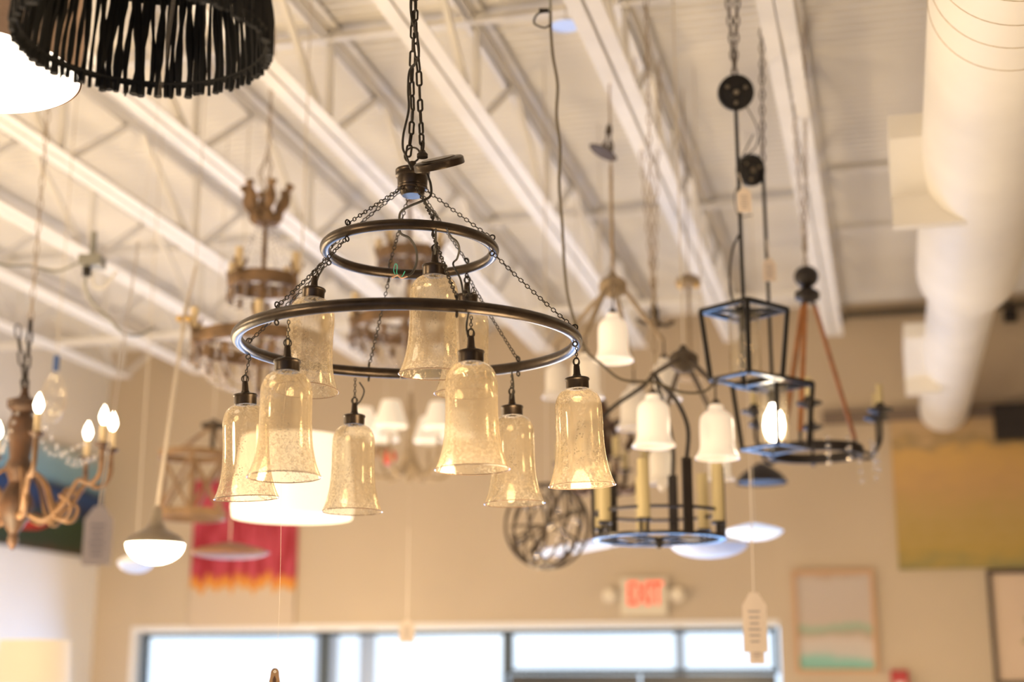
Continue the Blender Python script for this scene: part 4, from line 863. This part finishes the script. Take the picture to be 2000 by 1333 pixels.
# fire alarm
r = wobj('fire_alarm', 'small red fire alarm box at the bottom edge, between the two framed pictures', 'fire alarm', -.05, .07, 1.86, 2.08)
REDP = mat('red_plastic', (.42, .015, .012), .35); wbox(r, 'alarm_box', 0, .11, .115, .22, 0, .05, REDP); wbox(r, 'white_panel', 0, .09, .06, .10, .05, .055, mat('white_label', (.75, .65, .6), .5))
m_ = MB(); m_.box((.0, -.06, .165), (.10, .07, .03)); m_.build('alarm_hood', REDP, r, False)
# small bracket + camera box under the deck
m_ = MB(); m_.box((0, 0, 0), (.09, .08, .08)); m_.tube([(0, 0, 0), (0, 0, .12)], .012, 8); o = m_.build('wall_camera', BLACKM, None, False); o.location = B(.93, WALLY - .06, 4.55); o.rotation_euler = (0, 0, BR); tag(o, 'small black camera under the ceiling at the right edge', 'camera')
m_ = MB(); m_.box((0, 0, 0), (.07, .06, .05)); m_.tube([(0, .02, 0), (0, .06, .0)], .012, 8); o = m_.build('wall_bracket', BLACKM, None, False); o.location = B(-.27, WALLY - .04, 4.61); o.rotation_euler = (0, 0, BR); tag(o, 'small dark wall bracket at the end of the last joist', 'bracket')
# left wall painting
p0, p1, z0, z1 = 8.55, 10.42, 2.98, 3.82
r = root('landscape_painting', 'dark landscape painting with blue hills and a red patch on the left wall', 'painting', B(XL, (p0 + p1) / 2, z0), None, BR)
m_ = MB(); m_.box((.02, 0, .42), (.04, p1 - p0, .84)); cv = m_.build('canvas', banded('hill_landscape', [(0, (.05, .03, .012)), (.06, (.015, .03, .01)), (.28, (.014, .04, .014)), (.38, (.01, .02, .06)), (.52, (.01, .05, .16)), (.60, (.012, .02, .05)), (.66, (.16, .30, .38)), (.85, (.22, .36, .42)), (1, (.40, .38, .32))], 3, 'Z', .25), r, False)
m_ = MB(); m_.poly([(-.40, .18), (-.15, .12), (.2, .15), (.35, .20), (.18, .25), (-.1, .24), (-.3, .28)], .004, Matrix.Rotation(PI / 2, 3, 'Z'), (.043, -.15, 0)); m_.build('red_patch', mat('red_paint', (.45, .02, .01), .6), r, False)
# floor lamp
pl = at(62, 1330, 7.4); r = root('floor_lamp', 'floor lamp with a glowing cream drum shade in the lower left corner', 'lamp', (pl.x, pl.y, 0)); zl = pl.z
m_ = MB(); m_.lathe([(.19, zl - .02), (.178, zl + .205), (.176, zl + .205), (.187, zl - .02)], (0, 0, 0), 48); m_.build('lamp_shade', LAMPG, r)
m_ = MB(); m_.lathe([(0, 0), (.15, 0), (.15, .015), (.02, .03), (.012, .05), (.012, zl + .08), (0, zl + .08)], (0, 0, 0), 24); m_.build('stand', BRASS, r)
m_ = MB(); m_.sphere((0, 0, zl + .10), .035, 14); m_.build('bulb', BULB, r)
light('POINT', 'floor_lamp_light', (pl.x, pl.y, zl + .27), 20, WARM, .05)
light('POINT', 'lantern_light', at(1514, 815, 5.3), 3.0, WARM, .03)
light('POINT', 'dome_light', at(303, 1095, 5.5) - Vector((0, 0, .09)), 4, WARM, .08)

# ---- brown iron many-armed chandelier behind the right bells
r = root('iron_arm_chandelier', 'dense brown iron chandelier with cream candles behind the rightmost bell', 'chandelier', at(1180, 960, 6.9))
m_ = MB(); m_.lathe([(.001, -.06), (.03, -.03), (.02, 0), (.05, .06), (.03, .14), (.05, .2), (.02, .3), (.03, .4), (.012, .45)], (0, 0, 0), 16); m_.build('stem', BROWNW, r)
for k in range(8):
    ph = 45 * k + 12; m_ = MB(); m_.tube(spl([pol(.02, ph, .1), pol(.10, ph, .0), pol(.19, ph, .03), pol(.22, ph, .12)], 7), .013, 7)
    m_.tube(spl([pol(.02, ph, .3), pol(.09, ph, .34), pol(.15, ph, .26), pol(.12, ph, .2)], 6), .010, 6); m_.build('curved_arm', BROWNW, r)
    sleeve(pol(.22, ph, .13), .10, .016, PALEC, r, True, IRON)
m_ = MB(); m_.tube([(0, 0, .44), (0, 0, up_z(r))], .003, 6); m_.build('cord', PALECORD, r)
